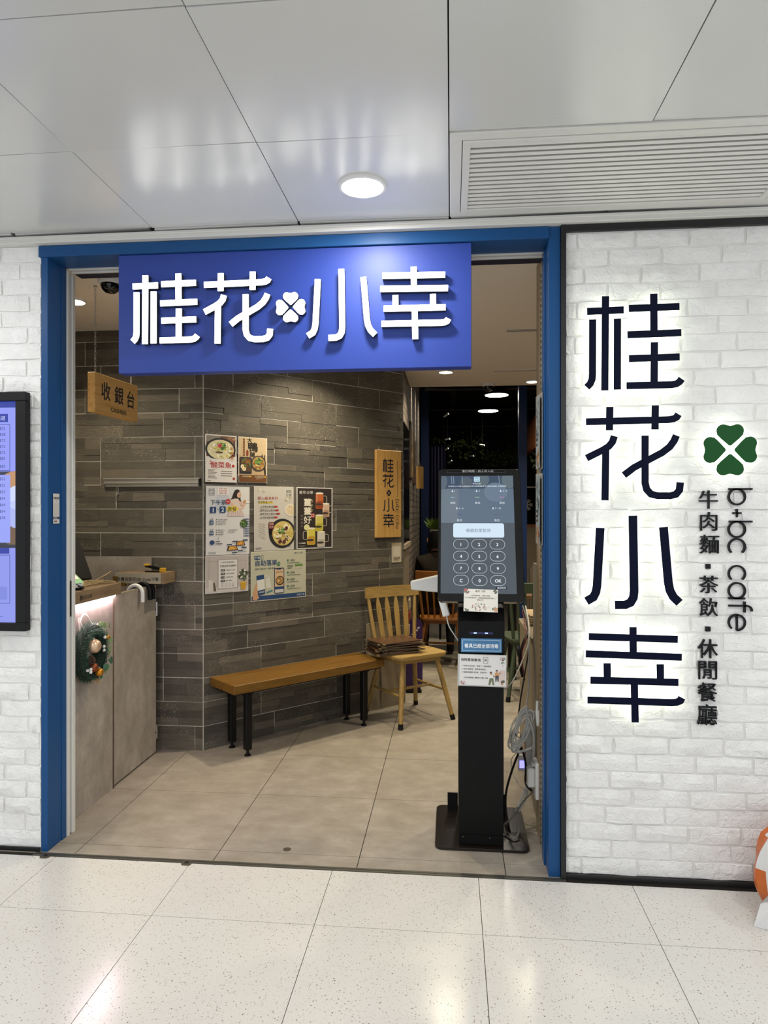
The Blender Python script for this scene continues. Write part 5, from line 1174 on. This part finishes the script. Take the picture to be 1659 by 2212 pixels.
# coil of white cord
ck = thing('cord_coil', 'thick white extension cord wound into a coil beside the kiosk', 'cord', (.322, 3.29, .405))
m = MB(); rr = random.Random(12); WCORD = plain('white_cord', 'ededea', .4)
for k in range(8):
    th = R(26 + rr.uniform(-13, 13)); cx = rr.uniform(-.016, .016); cy = k * .006 - .015; a, b = .026 + rr.uniform(-.008, .012), .10 + rr.uniform(-.022, .014)
    pts = []
    for q in range(24):
        u = 2 * math.pi * q / 24; x, z = a * math.cos(u), b * math.sin(u) ; pts.append((cx + x * math.cos(th) + z * math.sin(th), cy + .006 * math.sin(3 * u + k), .03 - x * math.sin(th) + z * math.cos(th)))
    m.tube(pts, .0052, 7, closed=True)
m.build('loops', WCORD, ck, smooth=True)
MB().tube([(.012 * math.cos(a) - .01, .006 * 0 + .026 * math.sin(a), .005 + .004 * math.sin(a)) for a in [2 * math.pi * k / 12 for k in range(12)]], .0018, 5, closed=True).build('tie', BLACK, ck)
MB().tube(smooth_path([(.03, -.02, .10), (.058, -.02, .02), (.060, -.01, -.09), (.035, -.015, -.20), (-.01, -.03, -.31), (-.022, -.04, -.335), (-.008, -.035, -.33), (.025, 0, -.29), (.036, .02, -.23)]), .0058, 8).build('lead', WCORD, ck, smooth=True)
MB().tube(smooth_path([(.045, .02, .12), (.060, .0, .06), (.064, -.01, -.02), (.05, .01, -.06), (-.01, .02, -.085)]), .0058, 8).build('tail', WCORD, ck, smooth=True)
sk = thing('wall_socket', 'white wall socket with a plug on the right jamb panel', 'socket', (.372, 3.17, .275))
MB().box(0, .0155, -.05, .05, -.10, .06).build('plate', WHITE, sk, bevel=.003); MB().box(-.032, 0, -.028, .028, -.055, .03).build('plug', WHITE, sk, bevel=.006)
MB().box(-.012, 0, -.012, .012, .035, .05).build('switch', plain('switch_grey', 'b5b5b2', .4), sk)
wk = thing('wall_hook', 'long white plastic hook on the right jamb panel above the coil', 'hook', (.376, 3.14, .50)); MB().tube([(.008, 0, 0), (.003, -.006, .05), (.006, 0, .11)], .0065, 8).build('hook', WHITE, wk); MB().box(.006, .0115, -.012, .012, .01, .07).build('plate', WHITE, wk)
wb = thing('usb_charger', 'small white charger glowing blue under the cord coil', 'charger', (.335, 3.37, .215)); MB().box(-.018, .018, -.012, .012, 0, .075).build('body', WHITE, wb, bevel=.004); MB().box(-.010, .012, -.0135, -.012, .015, .05).build('light', emis('violet_glow', '7d78ff', 1.6), wb)
BC = plain('black_cable', '121214', .45); GC = plain('grey_cable', '8b8982', .5); WC = plain('thin_white_cable', 'c9c9c4', .45)
cable('black_cable', 'thick black cable from the kiosk base up to the coil', [(.262, 3.16, .014), (.255, 3.30, .06), (.262, 3.34, .13), (.290, 3.34, .23), (.322, 3.34, .315), (.335, 3.34, .335)], .0055, BC)
cable('black_cable', 'black cable looping from the coil to the wall socket', [(.318, 3.35, .345), (.340, 3.345, .31), (.352, 3.33, .25), (.345, 3.28, .19), (.368, 3.24, .17)], .0055, BC)
cable('black_cable', 'long thin black cable running down from the cabinet papers', [(.420, 3.98, .905), (.400, 3.78, .90), (.380, 3.46, .80), (.352, 3.40, .66), (.330, 3.38, .54), (.318, 3.37, .45)], .0038, BC)
cable('black_cable', 'bundle of dark cables with a red plug hanging off the cabinet', [(.400, 3.95, .92), (.388, 3.55, .86), (.352, 3.47, .80), (.335, 3.46, .72), (.350, 3.46, .64)], .0075, BC)
cable('red_cable', 'thin red cable beside the dark cable bundle on the cabinet', [(.398, 3.95, .90), (.372, 3.50, .84), (.345, 3.455, .76), (.352, 3.44, .66), (.358, 3.44, .63)], .0032, plain('red_cable', '7d2530', .45))
cable('white_cable', 'thin white cable from the cabinet down to the cord coil', [(.418, 3.97, .92), (.390, 3.55, .88), (.376, 3.42, .80), (.374, 3.40, .68), (.366, 3.37, .58), (.350, 3.33, .51)], .0036, WC)
cable('white_cable', 'thin white cable slanting from the cabinet towards the kiosk', [(.385, 3.50, .86), (.372, 3.43, .80), (.330, 3.36, .72), (.285, 3.28, .66), (.250, 3.25, .635), (.232, 3.24, .64)], .0034, WC)
cable('grey_cable', 'grey cable looped over the kiosk base plate', [(.306, 3.25, .085), (.300, 3.18, .065), (.296, 3.11, .03), (.270, 3.08, .020), (.240, 3.12, .018), (.236, 3.17, .04)], .0040, GC)
cable('grey_cable', 'grey cable rising from the kiosk base to the jamb', [(.236, 3.15, .05), (.262, 3.20, .045), (.300, 3.24, .07), (.335, 3.25, .12), (.372, 3.225, .17)], .0038, GC)
cable('white_cable', 'fine white cable arcing below the coil to the socket', [(.318, 3.40, .29), (.290, 3.39, .26), (.290, 3.37, .21), (.320, 3.30, .17), (.350, 3.22, .18)], .0026, WC)

# leaflets on the right jamb
for z0, z1, lb, sd in ((1.62, 1.95, 'tall curled leaflet high on the right jamb', 1), (1.302, 1.615, 'grey food leaflet at eye level on the right jamb', 2)):
    t = thing('jamb_leaflet', lb, 'leaflet', (.3795, 2.985, z0), R(-90)); h_ = z1 - z0
    MB().add([(-.085, 0, 0), (.07, -.004, .01), (.07, -.004, h_ - .005), (-.085, -.012, h_), (-.085, -.0012, 0), (.07, -.0052, .01), (.07, -.0052, h_ - .005), (-.085, -.0132, h_)], [(3, 2, 1, 0), (4, 5, 6, 7), (0, 1, 5, 4), (1, 2, 6, 5), (2, 3, 7, 6), (3, 0, 4, 7)]).build('sheet', plain('jamb_paper', 'a9a79f', .5), t)
    P = Print(150, 320, .145, h_ - .02, sd); P.rect(4, 4, 146, 316, '9aa09c'); P.blobs(75, 110, 60, 90, 30, 16, ['5a6460', '7a827c', '39403e', 'c2c4be'], .5); P.blobs(75, 270, 60, 40, 26, 14, ['b07a48', '7a4a28', 'd0a878'], .5); P.para(30, 160, 3, 60, 22, '2f3436', 12, 3)
    o = P.build('printing', t, PRINT, -.0136); o.location = (-.008, 0, h_ / 2)

# ------------------------------------------------------------------ dining room seen through the passage
# seated person, back to the camera
def person():
    t = thing('person', 'seated person seen from behind in a dark brown jacket', 'person', (-.138, 6.66, 0), 0)
    V = [((0, 0, .50), .150, .120), ((0, .01, .66), .150, .110), ((0, .03, .84), .165, .115), ((0, .05, .98), .155, .100), ((0, .065, 1.045), .075, .065), ((0, .075, 1.09), .050, .052), ((0, .085, 1.135), .070, .080), ((0, .095, 1.19), .082, .098), ((0, .095, 1.235), .066, .078)]
    E_ = [(i, i + 1) for i in range(8)]
    def chain(start, pts):
        p = start
        for co, a, b in pts: V.append((co, a, b)); E_.append((p, len(V) - 1)); p = len(V) - 1
    for s in (-1, 1):
        chain(3, [((s * .15, .05, .975), .068, .075), ((s * .165, .06, .86), .055, .060), ((s * .165, .11, .74), .052, .054), ((s * .19, .24, .72), .044, .044), ((s * .13, .34, .745), .033, .033), ((s * .11, .39, .75), .036, .020), ((s * .10, .44, .752), .028, .014)])
        chain(0, [((s * .10, .06, .495), .095, .090), ((s * .12, .26, .50), .080, .080), ((s * .13, .42, .50), .066, .068), ((s * .13, .43, .34), .056, .060), ((s * .13, .42, .12), .042, .044), ((s * .13, .44, .045), .042, .040), ((s * .13, .54, .035), .040, .028)])
    me = bpy.data.meshes.new('body'); me.from_pydata([v[0] for v in V], E_, [])
    o = link('body', me, t); sk_ = o.modifiers.new('skin', 'SKIN'); sk_.use_smooth_shade = True; sb = o.modifiers.new('sub', 'SUBSURF'); sb.levels = 2; sb.render_levels = 2
    for i, v in enumerate(V): me.skin_vertices[0].data[i].radius = (v[1], v[2])
    me.skin_vertices[0].data[0].use_root = True
    dg = bpy.context.evaluated_depsgraph_get(); m2 = bpy.data.meshes.new_from_object(o.evaluated_get(dg)); o.modifiers.clear(); o.data = m2; m2.name = 'body'
    JK, SK, TR = plain('dark_brown_jacket', '1c150c', .75, spec=.12, var=.3, scale=9), plain('skin_tone', 'b88a6c', .5), plain('black_trousers', '15151a', .8)
    for x in (JK, SK, TR): m2.materials.append(x)
    for p in m2.polygons:
        c = p.center; p.material_index = 1 if c.z > 1.075 or (c.y > .36 and .68 < c.z < .80) else (2 if c.z < .56 else 0)
    # hair cap and collar
    m = MB(); N, K = 20, 10
    for j in range(K + 1):
        for i in range(N):
            a = 2 * math.pi * i / N; f = j / K; ph = math.pi * .5 * (1 - f) ; low = 1.10 if math.sin(a) < .35 else 1.20
            rx, ry = .092, .108; z = low + (1.268 - low) * math.sin(f * math.pi / 2); k = math.cos(f * math.pi / 2 * .96) ** .45
            m.v.append((rx * math.cos(a) * k, .092 + ry * math.sin(a) * k, z))
    m.f = [(j * N + i, j * N + (i + 1) % N, (j + 1) * N + (i + 1) % N, (j + 1) * N + i) for j in range(K) for i in range(N)] + [tuple(K * N + i for i in range(N))]; m.mi = [0] * len(m.f)
    m.build('hair', plain('black_hair', '060505', .7, spec=.1), t, smooth=True)
    MB().lathe([(.085, 1.02), (.078, 1.05), (.074, 1.065), (.066, 1.062)], (0, .066, 0), 18).build('collar', JK, t, smooth=True)
    for s in (-1, 1): MB().ball((s * .088, .10, 1.17), .022, 8, 6, (.4, .8, 1.2)).build('ear', SK, t, smooth=True)
    m = MB()
    for s in (-1, 1): m.ball((s * .032, .192, 1.175), .010, 8, 6)
    m.build('eyes', BLACK, t); MB().ball((0, .205, 1.155), .015, 8, 6, (.8, 1, 1.3)).build('nose', SK, t, smooth=True); MB().ball((0, .192, 1.120), .020, 8, 6, (1, .4, .3)).build('mouth', plain('lip_tone', '8a5048', .5), t)
person()
TBW = wood('dining_table_wood', '7a5a3a', '5c4028', 'x', .45)
def table(name, label, x, y, wx, wy):
    t = thing(name, label, 'table', (x, y, 0)); MB().box(-wx / 2, wx / 2, -wy / 2, wy / 2, .70, .735).build('tabletop', TBW, t, bevel=.003)
    for sx in (-1, 1):
        for sy in (-1, 1): MB().box(sx * (wx / 2 - .05) - .02, sx * (wx / 2 - .05) + .02, sy * (wy / 2 - .05) - .02, sy * (wy / 2 - .05) + .02, 0, .70).build('leg', BLACK, t)
    return t
table('dining_table', 'brown dining table in front of the seated person', -.02, 7.28, .66, .70)
table('dining_table', 'brown dining table beyond the green chair', .80, 6.28, .62, .46)
o = MB().box(-.16, .16, -.03, .03, 0, .16).build('red_bag', plain('red_cloth', '8e1f24', .7), None, bevel=.02, seg=2); o.location = (-.295, 6.95, .7355); tag(o, 'red bag on the dining table left of the seated person', 'bag')
o.scale = (.28, 1.0, 1.0)
pb = thing('pink_basket', 'pink perforated plastic basket on the dining table', 'basket', (-.27, 7.10, .7355)); m = MB()
PINKP = plain('pink_plastic', 'b08a88', .5)
for a in ((-.075, .075, -.05, -.046), (-.075, .075, .046, .05), (-.075, -.071, -.046, .046), (.071, .075, -.046, .046)): MB().box(*a, .003, .20).build('side', PINKP, pb)
MB().box(-.075, .075, -.05, .05, 0, .003).build('bottom', PINKP, pb); m = MB()
for i in range(6):
    for j in range(5): m.box(-.058 + i * .022, -.047 + i * .022, -.0508, -.0498, .04 + j * .03, .055 + j * .03)
tag(m.build('holes', plain('basket_hole', '5a4444', .8), pb), kind='stuff')
o = MB().lathe([(.02, 0), (.05, .03), (.055, .05), (.050, .05), (.045, .03), (.02, .012)], seg=18).build('bowl', WHITE, None, smooth=True); o.location = (-.262, 7.32, .7355); tag(o, 'white bowl beside the pink basket on the dining table', 'bowl'); o.scale = (1, 1, 1.8)
# blue pillars
for x, y, wd, lb in ((-.345, 9.2, .10, 'blue painted pillar behind the seated person'), (.715, 7.1, .08, 'blue painted pillar at the right edge of the kiosk screen')):
    t = thing('pillar', lb, 'pillar', (x, y, 0)); MB().box(-wd / 2, wd / 2, -.05, .05, .06, 3.05).build('shaft', plain('pillar_blue', '1c3566', .4), t); MB().box(-wd / 2 - .01, wd / 2 + .01, -.06, .06, 0, .06).build('plinth', BLACK, t)
t = thing('curtain', 'violet blue curtain strip beyond the left blue pillar', 'curtain', (-.19, 9.6, .6)); m = MB(); vs = []
for i in range(25): x = -.11 + .22 * i / 24; y = .02 * math.sin(i * 1.3); vs += [(x, y, 0), (x, y, 1.75)]
m.add(vs, [(2 * i, 2 * i + 2, 2 * i + 3, 2 * i + 1) for i in range(24)]); o = m.build('cloth', plain('violet_cloth', '2a2748', .7), t); md = o.modifiers.new('t', 'SOLIDIFY'); md.thickness = .004; MB().tube([(-.12, 0, 1.76), (.12, 0, 1.76)], .01, 8).build('rod', BLACK, t); [MB().tube([(x, 0, 1.76), (x, 0, 2.45)], .006, 6).build('hanger', BLACK, t) for x in (-.1, .1)]
# hanging wood tag on the passage wall
t = thing('wooden_tag', 'small honey wood plaque hanging on the passage wall', 'sign', (-.335, 7.40, 1.70), R(60)); MB().box(-.07, .07, -.006, .006, 0, .235).build('plaque', BOARD, t); MB().tube([(-.02, 0, .235), (0, 0, .29), (.02, 0, .235)], .003, 5).build('string', ALU, t)
for y, z0, z1, lb, c in ((6.25, 1.75, 2.25, 'narrow picture board on the passage wall beside the window', '8a6a3a'), (6.75, 1.72, 2.15, 'second narrow picture board further along the passage wall', '7a4a34')):
    t = thing('picture_board', lb, 'picture', (-.362, y, z0), R(90)); MB().box(-.16, .16, -.012, 0, 0, z1 - z0).build('frame', plain('frame_dark', '3a2c20', .5), t); P = Print(100, 160, .29, z1 - z0 - .03, 3); P.rect(0, 0, 100, 160, c); P.blobs(50, 80, 40, 60, 30, 14, ['b09a6a', '5a6a3a', '8a4a2c', 'c8b890'], 1); o = P.build('picture', t, PRINT, -.0125); o.location = (0, 0, (z1 - z0) / 2)
# narrow beam spotlights that streak the passage wall
for y in (6.45, 7.15, 7.75):
    t = thing('wall_spotlight', 'small black spotlight on the dark ceiling over the passage wall at %s' % {6.45: 'the window end', 7.15: 'the middle', 7.75: 'the far end'}[y], 'lamp', (-.27, y, 3.05))
    MB().lathe([(.035, 0), (.035, -.10), (.030, -.10)], seg=16).build('body', BLACK, t); MB().lathe([(.028, -.098), (.028, -.102), (.01, -.103)], seg=16).build('lens', WFACE, t)
    ld = bpy.data.lights.new('lamp_light', 'SPOT'); ld.energy = 110; ld.color = WARM; ld.spot_size = R(26); ld.spot_blend = .6; ld.shadow_soft_size = .02; link('lamp_light', ld, t, (0, 0, -.11), (0, R(6), 0))
# round pendant lamps on the dark ceiling
for (x, y, z), lb in (((.50, 7.75, 2.74), 'round bright lamp hanging under the dark ceiling, nearer of the two'), ((.47, 8.95, 2.74), 'round bright lamp hanging under the dark ceiling, farther of the two')):
    t = thing('pendant_lamp', lb, 'lamp', (x, y, z)); MB().lathe([(.10, .06), (.135, .02), (.14, 0), (.128, 0)], seg=28).build('housing', BLACK, t, smooth=True); MB().lathe([(.126, .004), (.126, -.004), (.04, -.006)], seg=28).build('diffuser', emis('white_lamp_face', 'fff8ea', 9.0), t, smooth=True); MB().tube([(0, 0, .05), (0, 0, .31)], .008, 8).build('stem', BLACK, t)
    ld = bpy.data.lights.new('lamp_light', 'AREA'); ld.shape = 'DISK'; ld.size = .24; ld.energy = 3; ld.color = (1, .9, .75); link('lamp_light', ld, t, (0, 0, -.012))
# pipes and rails on the dark ceiling
PIPE = plain('dark_pipe', '2b2a2a', .45, .4)
for k, (a, b, r_, lb) in enumerate((((.02, 6.3, 2.92), (.02, 11.8, 2.92), .05, 'dark round duct running along the dark ceiling'), ((-.3, 8.0, 2.86), (2.8, 8.0, 2.86), .022, 'thin dark pipe crossing the dark ceiling nearest'), ((-.3, 9.6, 2.86), (2.8, 9.6, 2.86), .022, 'thin dark pipe crossing the dark ceiling in the middle'), ((-.3, 11.0, 2.80), (2.8, 11.0, 2.80), .022, 'thin dark pipe crossing the dark ceiling farthest'), ((1.6, 6.3, 2.9), (1.6, 11.8, 2.9), .10, 'wide dark round duct on the right of the dark ceiling'))):
    a, b = Vector(a), Vector(b); o = MB().tube([a - a, b - a], r_, 12).build('ceiling_pipe', PIPE, None, smooth=True, loc=a); tag(o, lb, 'pipe')
    n = 4
    for q in range(n): p = (b - a) * ((q + .5) / n); MB().tube([p + Vector((0, 0, r_)), p + Vector((0, 0, 3.05 - a.z))], .006, 6).build('hanger', PIPE, o)
SPOTW = emis('small_spot_face', 'fff4e0', 3.0)
for k, (x, y, z, ax) in enumerate(((-.06, 8.3, 2.60, 35), (-.05, 9.3, 2.42, 10), (-.07, 9.8, 2.33, 25), (-.02, 10.4, 2.20, 30), (.42, 9.5, 2.36, -10), (.30, 10.6, 2.30, 5))):
    t = thing('track_spotlight', 'small white track spotlight in the dark dining room, %s' % ('nearest on the left', 'second on the left', 'third on the left', 'farthest on the left', 'nearest on the right', 'farthest on the right')[k], 'lamp', (x, y, z), 0, 'track spotlights in the dining room')
    Mx = Matrix.Rotation(R(90 - ax), 4, 'Y'); MB().lathe([(.011, -.035), (.013, .03), (.011, .032)], seg=12, M=Mx).build('body', ALU, t); MB().lathe([(.010, .030), (.010, .036)], seg=12, M=Mx).build('lens', SPOTW, t); MB().tube([(0, 0, .01), (0, 0, 3.05 - z)], .006, 6).build('stem', BLACK, t)
# orange slat canopy on the right
cn = thing('slat_canopy', 'orange brown wooden slat canopy along the right of the dining room', 'canopy', (1.12, 7.4, 0)); ORW = wood('orange_slat', '8a4a1c', '6a3412', 'z', .5)
sm = MB().box(-.012, .012, -.02, .02, 0, .34).mesh('slat', ORW)
for k in range(34): link('slat', sm, cn, (0, k * .12, 2.34))
MB().box(-.02, .02, -.05, 4.1, 2.68, 2.73).build('rail', ORW, cn); MB().box(-.02, .02, -.05, 4.1, 2.30, 2.34).build('rail', ORW, cn); MB().box(-.01, .01, 1.0, 1.02, 2.73, 3.05).build('hanger', BLACK, cn); MB().box(-.01, .01, 3.0, 3.02, 2.73, 3.05).build('hanger', BLACK, cn)
# vines
VL = plain('vine_leaf', '4a5a24', .6, var=.3)
for k, (x0, x1, y, z, lb) in enumerate(((-.25, .45, 9.9, 2.42, 'leafy vine strung across the dining room on the left'), (.35, 1.0, 10.6, 2.30, 'leafy vine strung across the dining room in the middle'), (.95, 1.5, 8.4, 2.05, 'leafy vine by the slat canopy on the right'))):
    rr = random.Random(40 + k); t = thing('hanging_vine', lb, 'vine', ((x0 + x1) / 2, y, z)); hw = (x1 - x0) / 2
    MB().tube(smooth_path([(-hw, 0, .12), (-hw * .4, 0, -.02), (0, 0, .03), (hw * .5, 0, -.04), (hw, 0, .10)]), .008, 5).build('stem', plain('vine_stem', '2f2a18', .8), t); m = MB()
    for q in range(130):
        x = rr.uniform(-hw, hw); z0 = rr.gauss(0, .05) - abs(rr.gauss(0, .12)) * (rr.random() < .5); c = Vector((x, rr.uniform(-.08, .08), z0)); u = Vector((rr.uniform(-1, 1), rr.uniform(-1, 1), rr.uniform(-1, 1))).normalized() * .028; v_ = u.orthogonal().normalized() * .020
        m.add([c - u, c + v_, c + u, c - v_ + Vector((0, 0, .004))], [(0, 1, 2, 3)])
    for q in range(6): m.box(-hw + q * hw / 2.6, -hw + q * hw / 2.6 + .003, -.002, .002, 0, 3.05 - z) if q in (1, 4) else None
    tag(m.build('leaves', VL, t), kind='stuff')
# potted plant by the pillar, beige partition with snowflake
t = thing('potted_plant', 'small bright green potted plant behind the seated person', 'plant', (-.195, 8.0, 1.15)); MB().lathe([(.04, 0), (.055, .10), (.05, .10), (.045, .09)], seg=14).build('pot', WHITE, t); rr = random.Random(3); m = MB()
for q in range(70):
    a = rr.uniform(0, 6.3); b = rr.uniform(.2, 1.4); d = Vector((math.cos(a) * math.cos(b), math.sin(a) * math.cos(b), math.sin(b))); c = Vector((0, 0, .09)); e = c + d * rr.uniform(.08, .19); s = d.orthogonal().normalized() * .013
    m.add([c, (c + e) / 2 + s, e, (c + e) / 2 - s], [(0, 1, 2, 3)])
tag(m.build('leaves', plain('bright_leaf', '6d8a2a', .5, var=.3), t), kind='stuff')
sh = thing('plant_shelf', 'dark shelf stand under the potted plant', 'stand', (-.195, 8.0, 0)); MB().box(-.09, .09, -.09, .09, 1.12, 1.15).build('top', BLACK, sh); [MB().box(a * .07 - .012, a * .07 + .012, b * .07 - .012, b * .07 + .012, 0, 1.12).build('leg', BLACK, sh) for a in (-1, 1) for b in (-1, 1)]
t = thing('booth_partition', 'beige booth partition with dark glass above behind the kiosk', 'partition', (1.15, 7.9, 0)); MB().box(-.42, .5, -.03, .03, .02, 1.28).build('panel', plain('booth_beige', '8a7c68', .6), t); MB().box(-.42, .5, -.035, .035, 1.28, 1.31).build('cap_rail', plain('booth_orange', '8a5a30', .5), t); MB().box(-.42, .5, -.008, .008, 1.31, 1.72).build('glass', BLACKG, t); MB().box(-.42, .5, -.02, .02, 1.72, 1.735).build('top_rail', ALU, t); MB().box(-.42, .5, -.03, .03, 0, .02).build('plinth', BLACK, t)
m = MB()
for q in range(6):
    a = q * math.pi / 3; c, s = math.cos(a), math.sin(a); m.prism(stroke_poly([(-.31, 1.53), (-.31 + .065 * c, 1.53 + .065 * s)], .012), -.0105, -.0085)
    for f in (.03, .048):
        for g_ in (-1, 1): b = a + g_ * .9; m.prism(stroke_poly([(-.31 + f * c, 1.53 + f * s), (-.31 + f * c + .022 * math.cos(b), 1.53 + f * s + .022 * math.sin(b))], .009), -.0105, -.0085)
m.build('snowflake', plain('frost_white', 'b9b9b4', .6), t)
t = thing('booth_seat', 'tan booth seat at the right of the dining room', 'seat', (1.05, 6.75, 0)); MB().box(-.28, .5, -.25, .25, .12, .46).build('seat', plain('tan_seat', '8a7a62', .6), t, bevel=.02, seg=2); MB().box(-.28, .5, .18, .28, .46, .92).build('backrest', plain('tan_back', '6f6250', .6), t, bevel=.02, seg=2); MB().box(-.26, .48, -.2, .2, 0, .12).build('plinth', BLACK, t)
# bright window glimpses far right
t = thing('far_window_light', 'bright distant lantern cluster among the leaves at far right', 'lamp', (1.30, 9.0, 2.0))
for k, (x, z) in enumerate(((-.08, .02), (.02, -.10), (.06, .06))): MB().ball((x, 0, z), .045, 12, 8).build('globe', emis('globe_glow', 'f4e6b0', 2.2), t); MB().tube([(x, 0, z + .04), (x, 0, 1.05)], .004, 5).build('cord', BLACK, t)

# ------------------------------------------------------------------ floor fittings and the shopping bag
t = thing('floor_bolt_socket', 'small round metal bolt socket set in the beige floor', 'floor fitting', (-.702, 2.93, 0)); MB().lathe([(.017, 0), (.017, .0012), (.013, .0016), (.0125, .0006)], seg=20).build('ring', plain('dull_brass', '6e675a', .4, .7), t); MB().lathe([(.012, .0), (.012, .0005)], seg=16).build('hole', VOID, t); MB().lathe([(.005, .0005), (.005, .0011)], seg=12).build('pin', MATS['dull_brass'], t)
for x, lb in ((-1.086, 'worn metal shutter lock plate in the middle of the threshold'), (-1.70, 'worn metal shutter lock plate by the left blue post')):
    t = thing('shutter_lock', lb, 'floor fitting', (x, 2.777, 0)); MB().prism(rr_pts(-.02, -.02, .02, .012, .01), 0, .003) ; m = MB(); pts = rr_pts(-.02, -.022, .02, .014, .011); n = len(pts); m.v = [(a, b, .0006) for a, b in pts] + [(a, b, .0042) for a, b in pts]; m.f = [tuple(range(n - 1, -1, -1)), tuple(range(n, 2 * n))] + [(i, (i + 1) % n, (i + 1) % n + n, i + n) for i in range(n)]; m.mi = [0] * len(m.f); m.build('plate', MATS['dull_brass'], t); MB().box(-.008, .008, -.01, .004, .0042, .0052).build('slot', VOID, t)
bg = thing('shopping_bag', 'orange and white plastic shopping bag standing by the right wall', 'bag', (1.352, 2.60, 0)); rr = random.Random(77)
N, K = 40, 16; m = MB(); ph = [rr.uniform(0, 6) for _ in range(6)]
for j in range(K + 1):
    f = j / K; z = .002 + .40 * f; rad = (.86 + .20 * math.sin(math.pi * min(1, f * 1.25))) * (1 - .55 * max(0, f - .72) / .28)
    for i in range(N):
        a = 2 * math.pi * i / N; k_ = 1 + .035 * math.sin(5 * a + ph[0] + 4 * f) + .03 * math.sin(9 * a + ph[1] - 7 * f) + .02 * math.sin(14 * a + ph[2])
        m.v.append((.245 * rad * k_ * math.cos(a), .15 * rad * k_ * math.sin(a), z))
for j in range(K):
    for i in range(N):
        m.f.append((j * N + i, j * N + (i + 1) % N, (j + 1) * N + (i + 1) % N, (j + 1) * N + i)); a = 360 * (i + .5) / N; f = (j + .5) / K
        m.mi.append(1 if (a > 172 + 14 * math.sin(f * 5) and a < 335 and f > .22) or f > .78 else 0)
m.f += [tuple(range(N - 1, -1, -1)), tuple(K * N + i for i in range(N))]; m.mi += [0, 1]
ORG, WBAG = plain('orange_plastic', 'c8641e', .35, var=.12, scale=12), plain('white_bag_plastic', 'd6d6d6', .35)
m.build('body', [ORG, WBAG], bg, smooth=True)
for s in (-1, 1): MB().tube(smooth_path([(s * .05, -.02, .395), (s * .09, -.03, .46), (s * .03, -.01, .50), (-s * .01, 0, .42)]), .012, 8).build('handle', WBAG, bg, smooth=True)
MB().add([(-.30, -.06, .001), (-.20, -.10, .001), (-.19, -.06, .11), (-.22, -.03, .12), (-.26, -.02, .06)], [(0, 1, 2), (0, 2, 4), (2, 3, 4), (0, 4, 3, 2, 1)]).build('bag_corner', WBAG, bg)
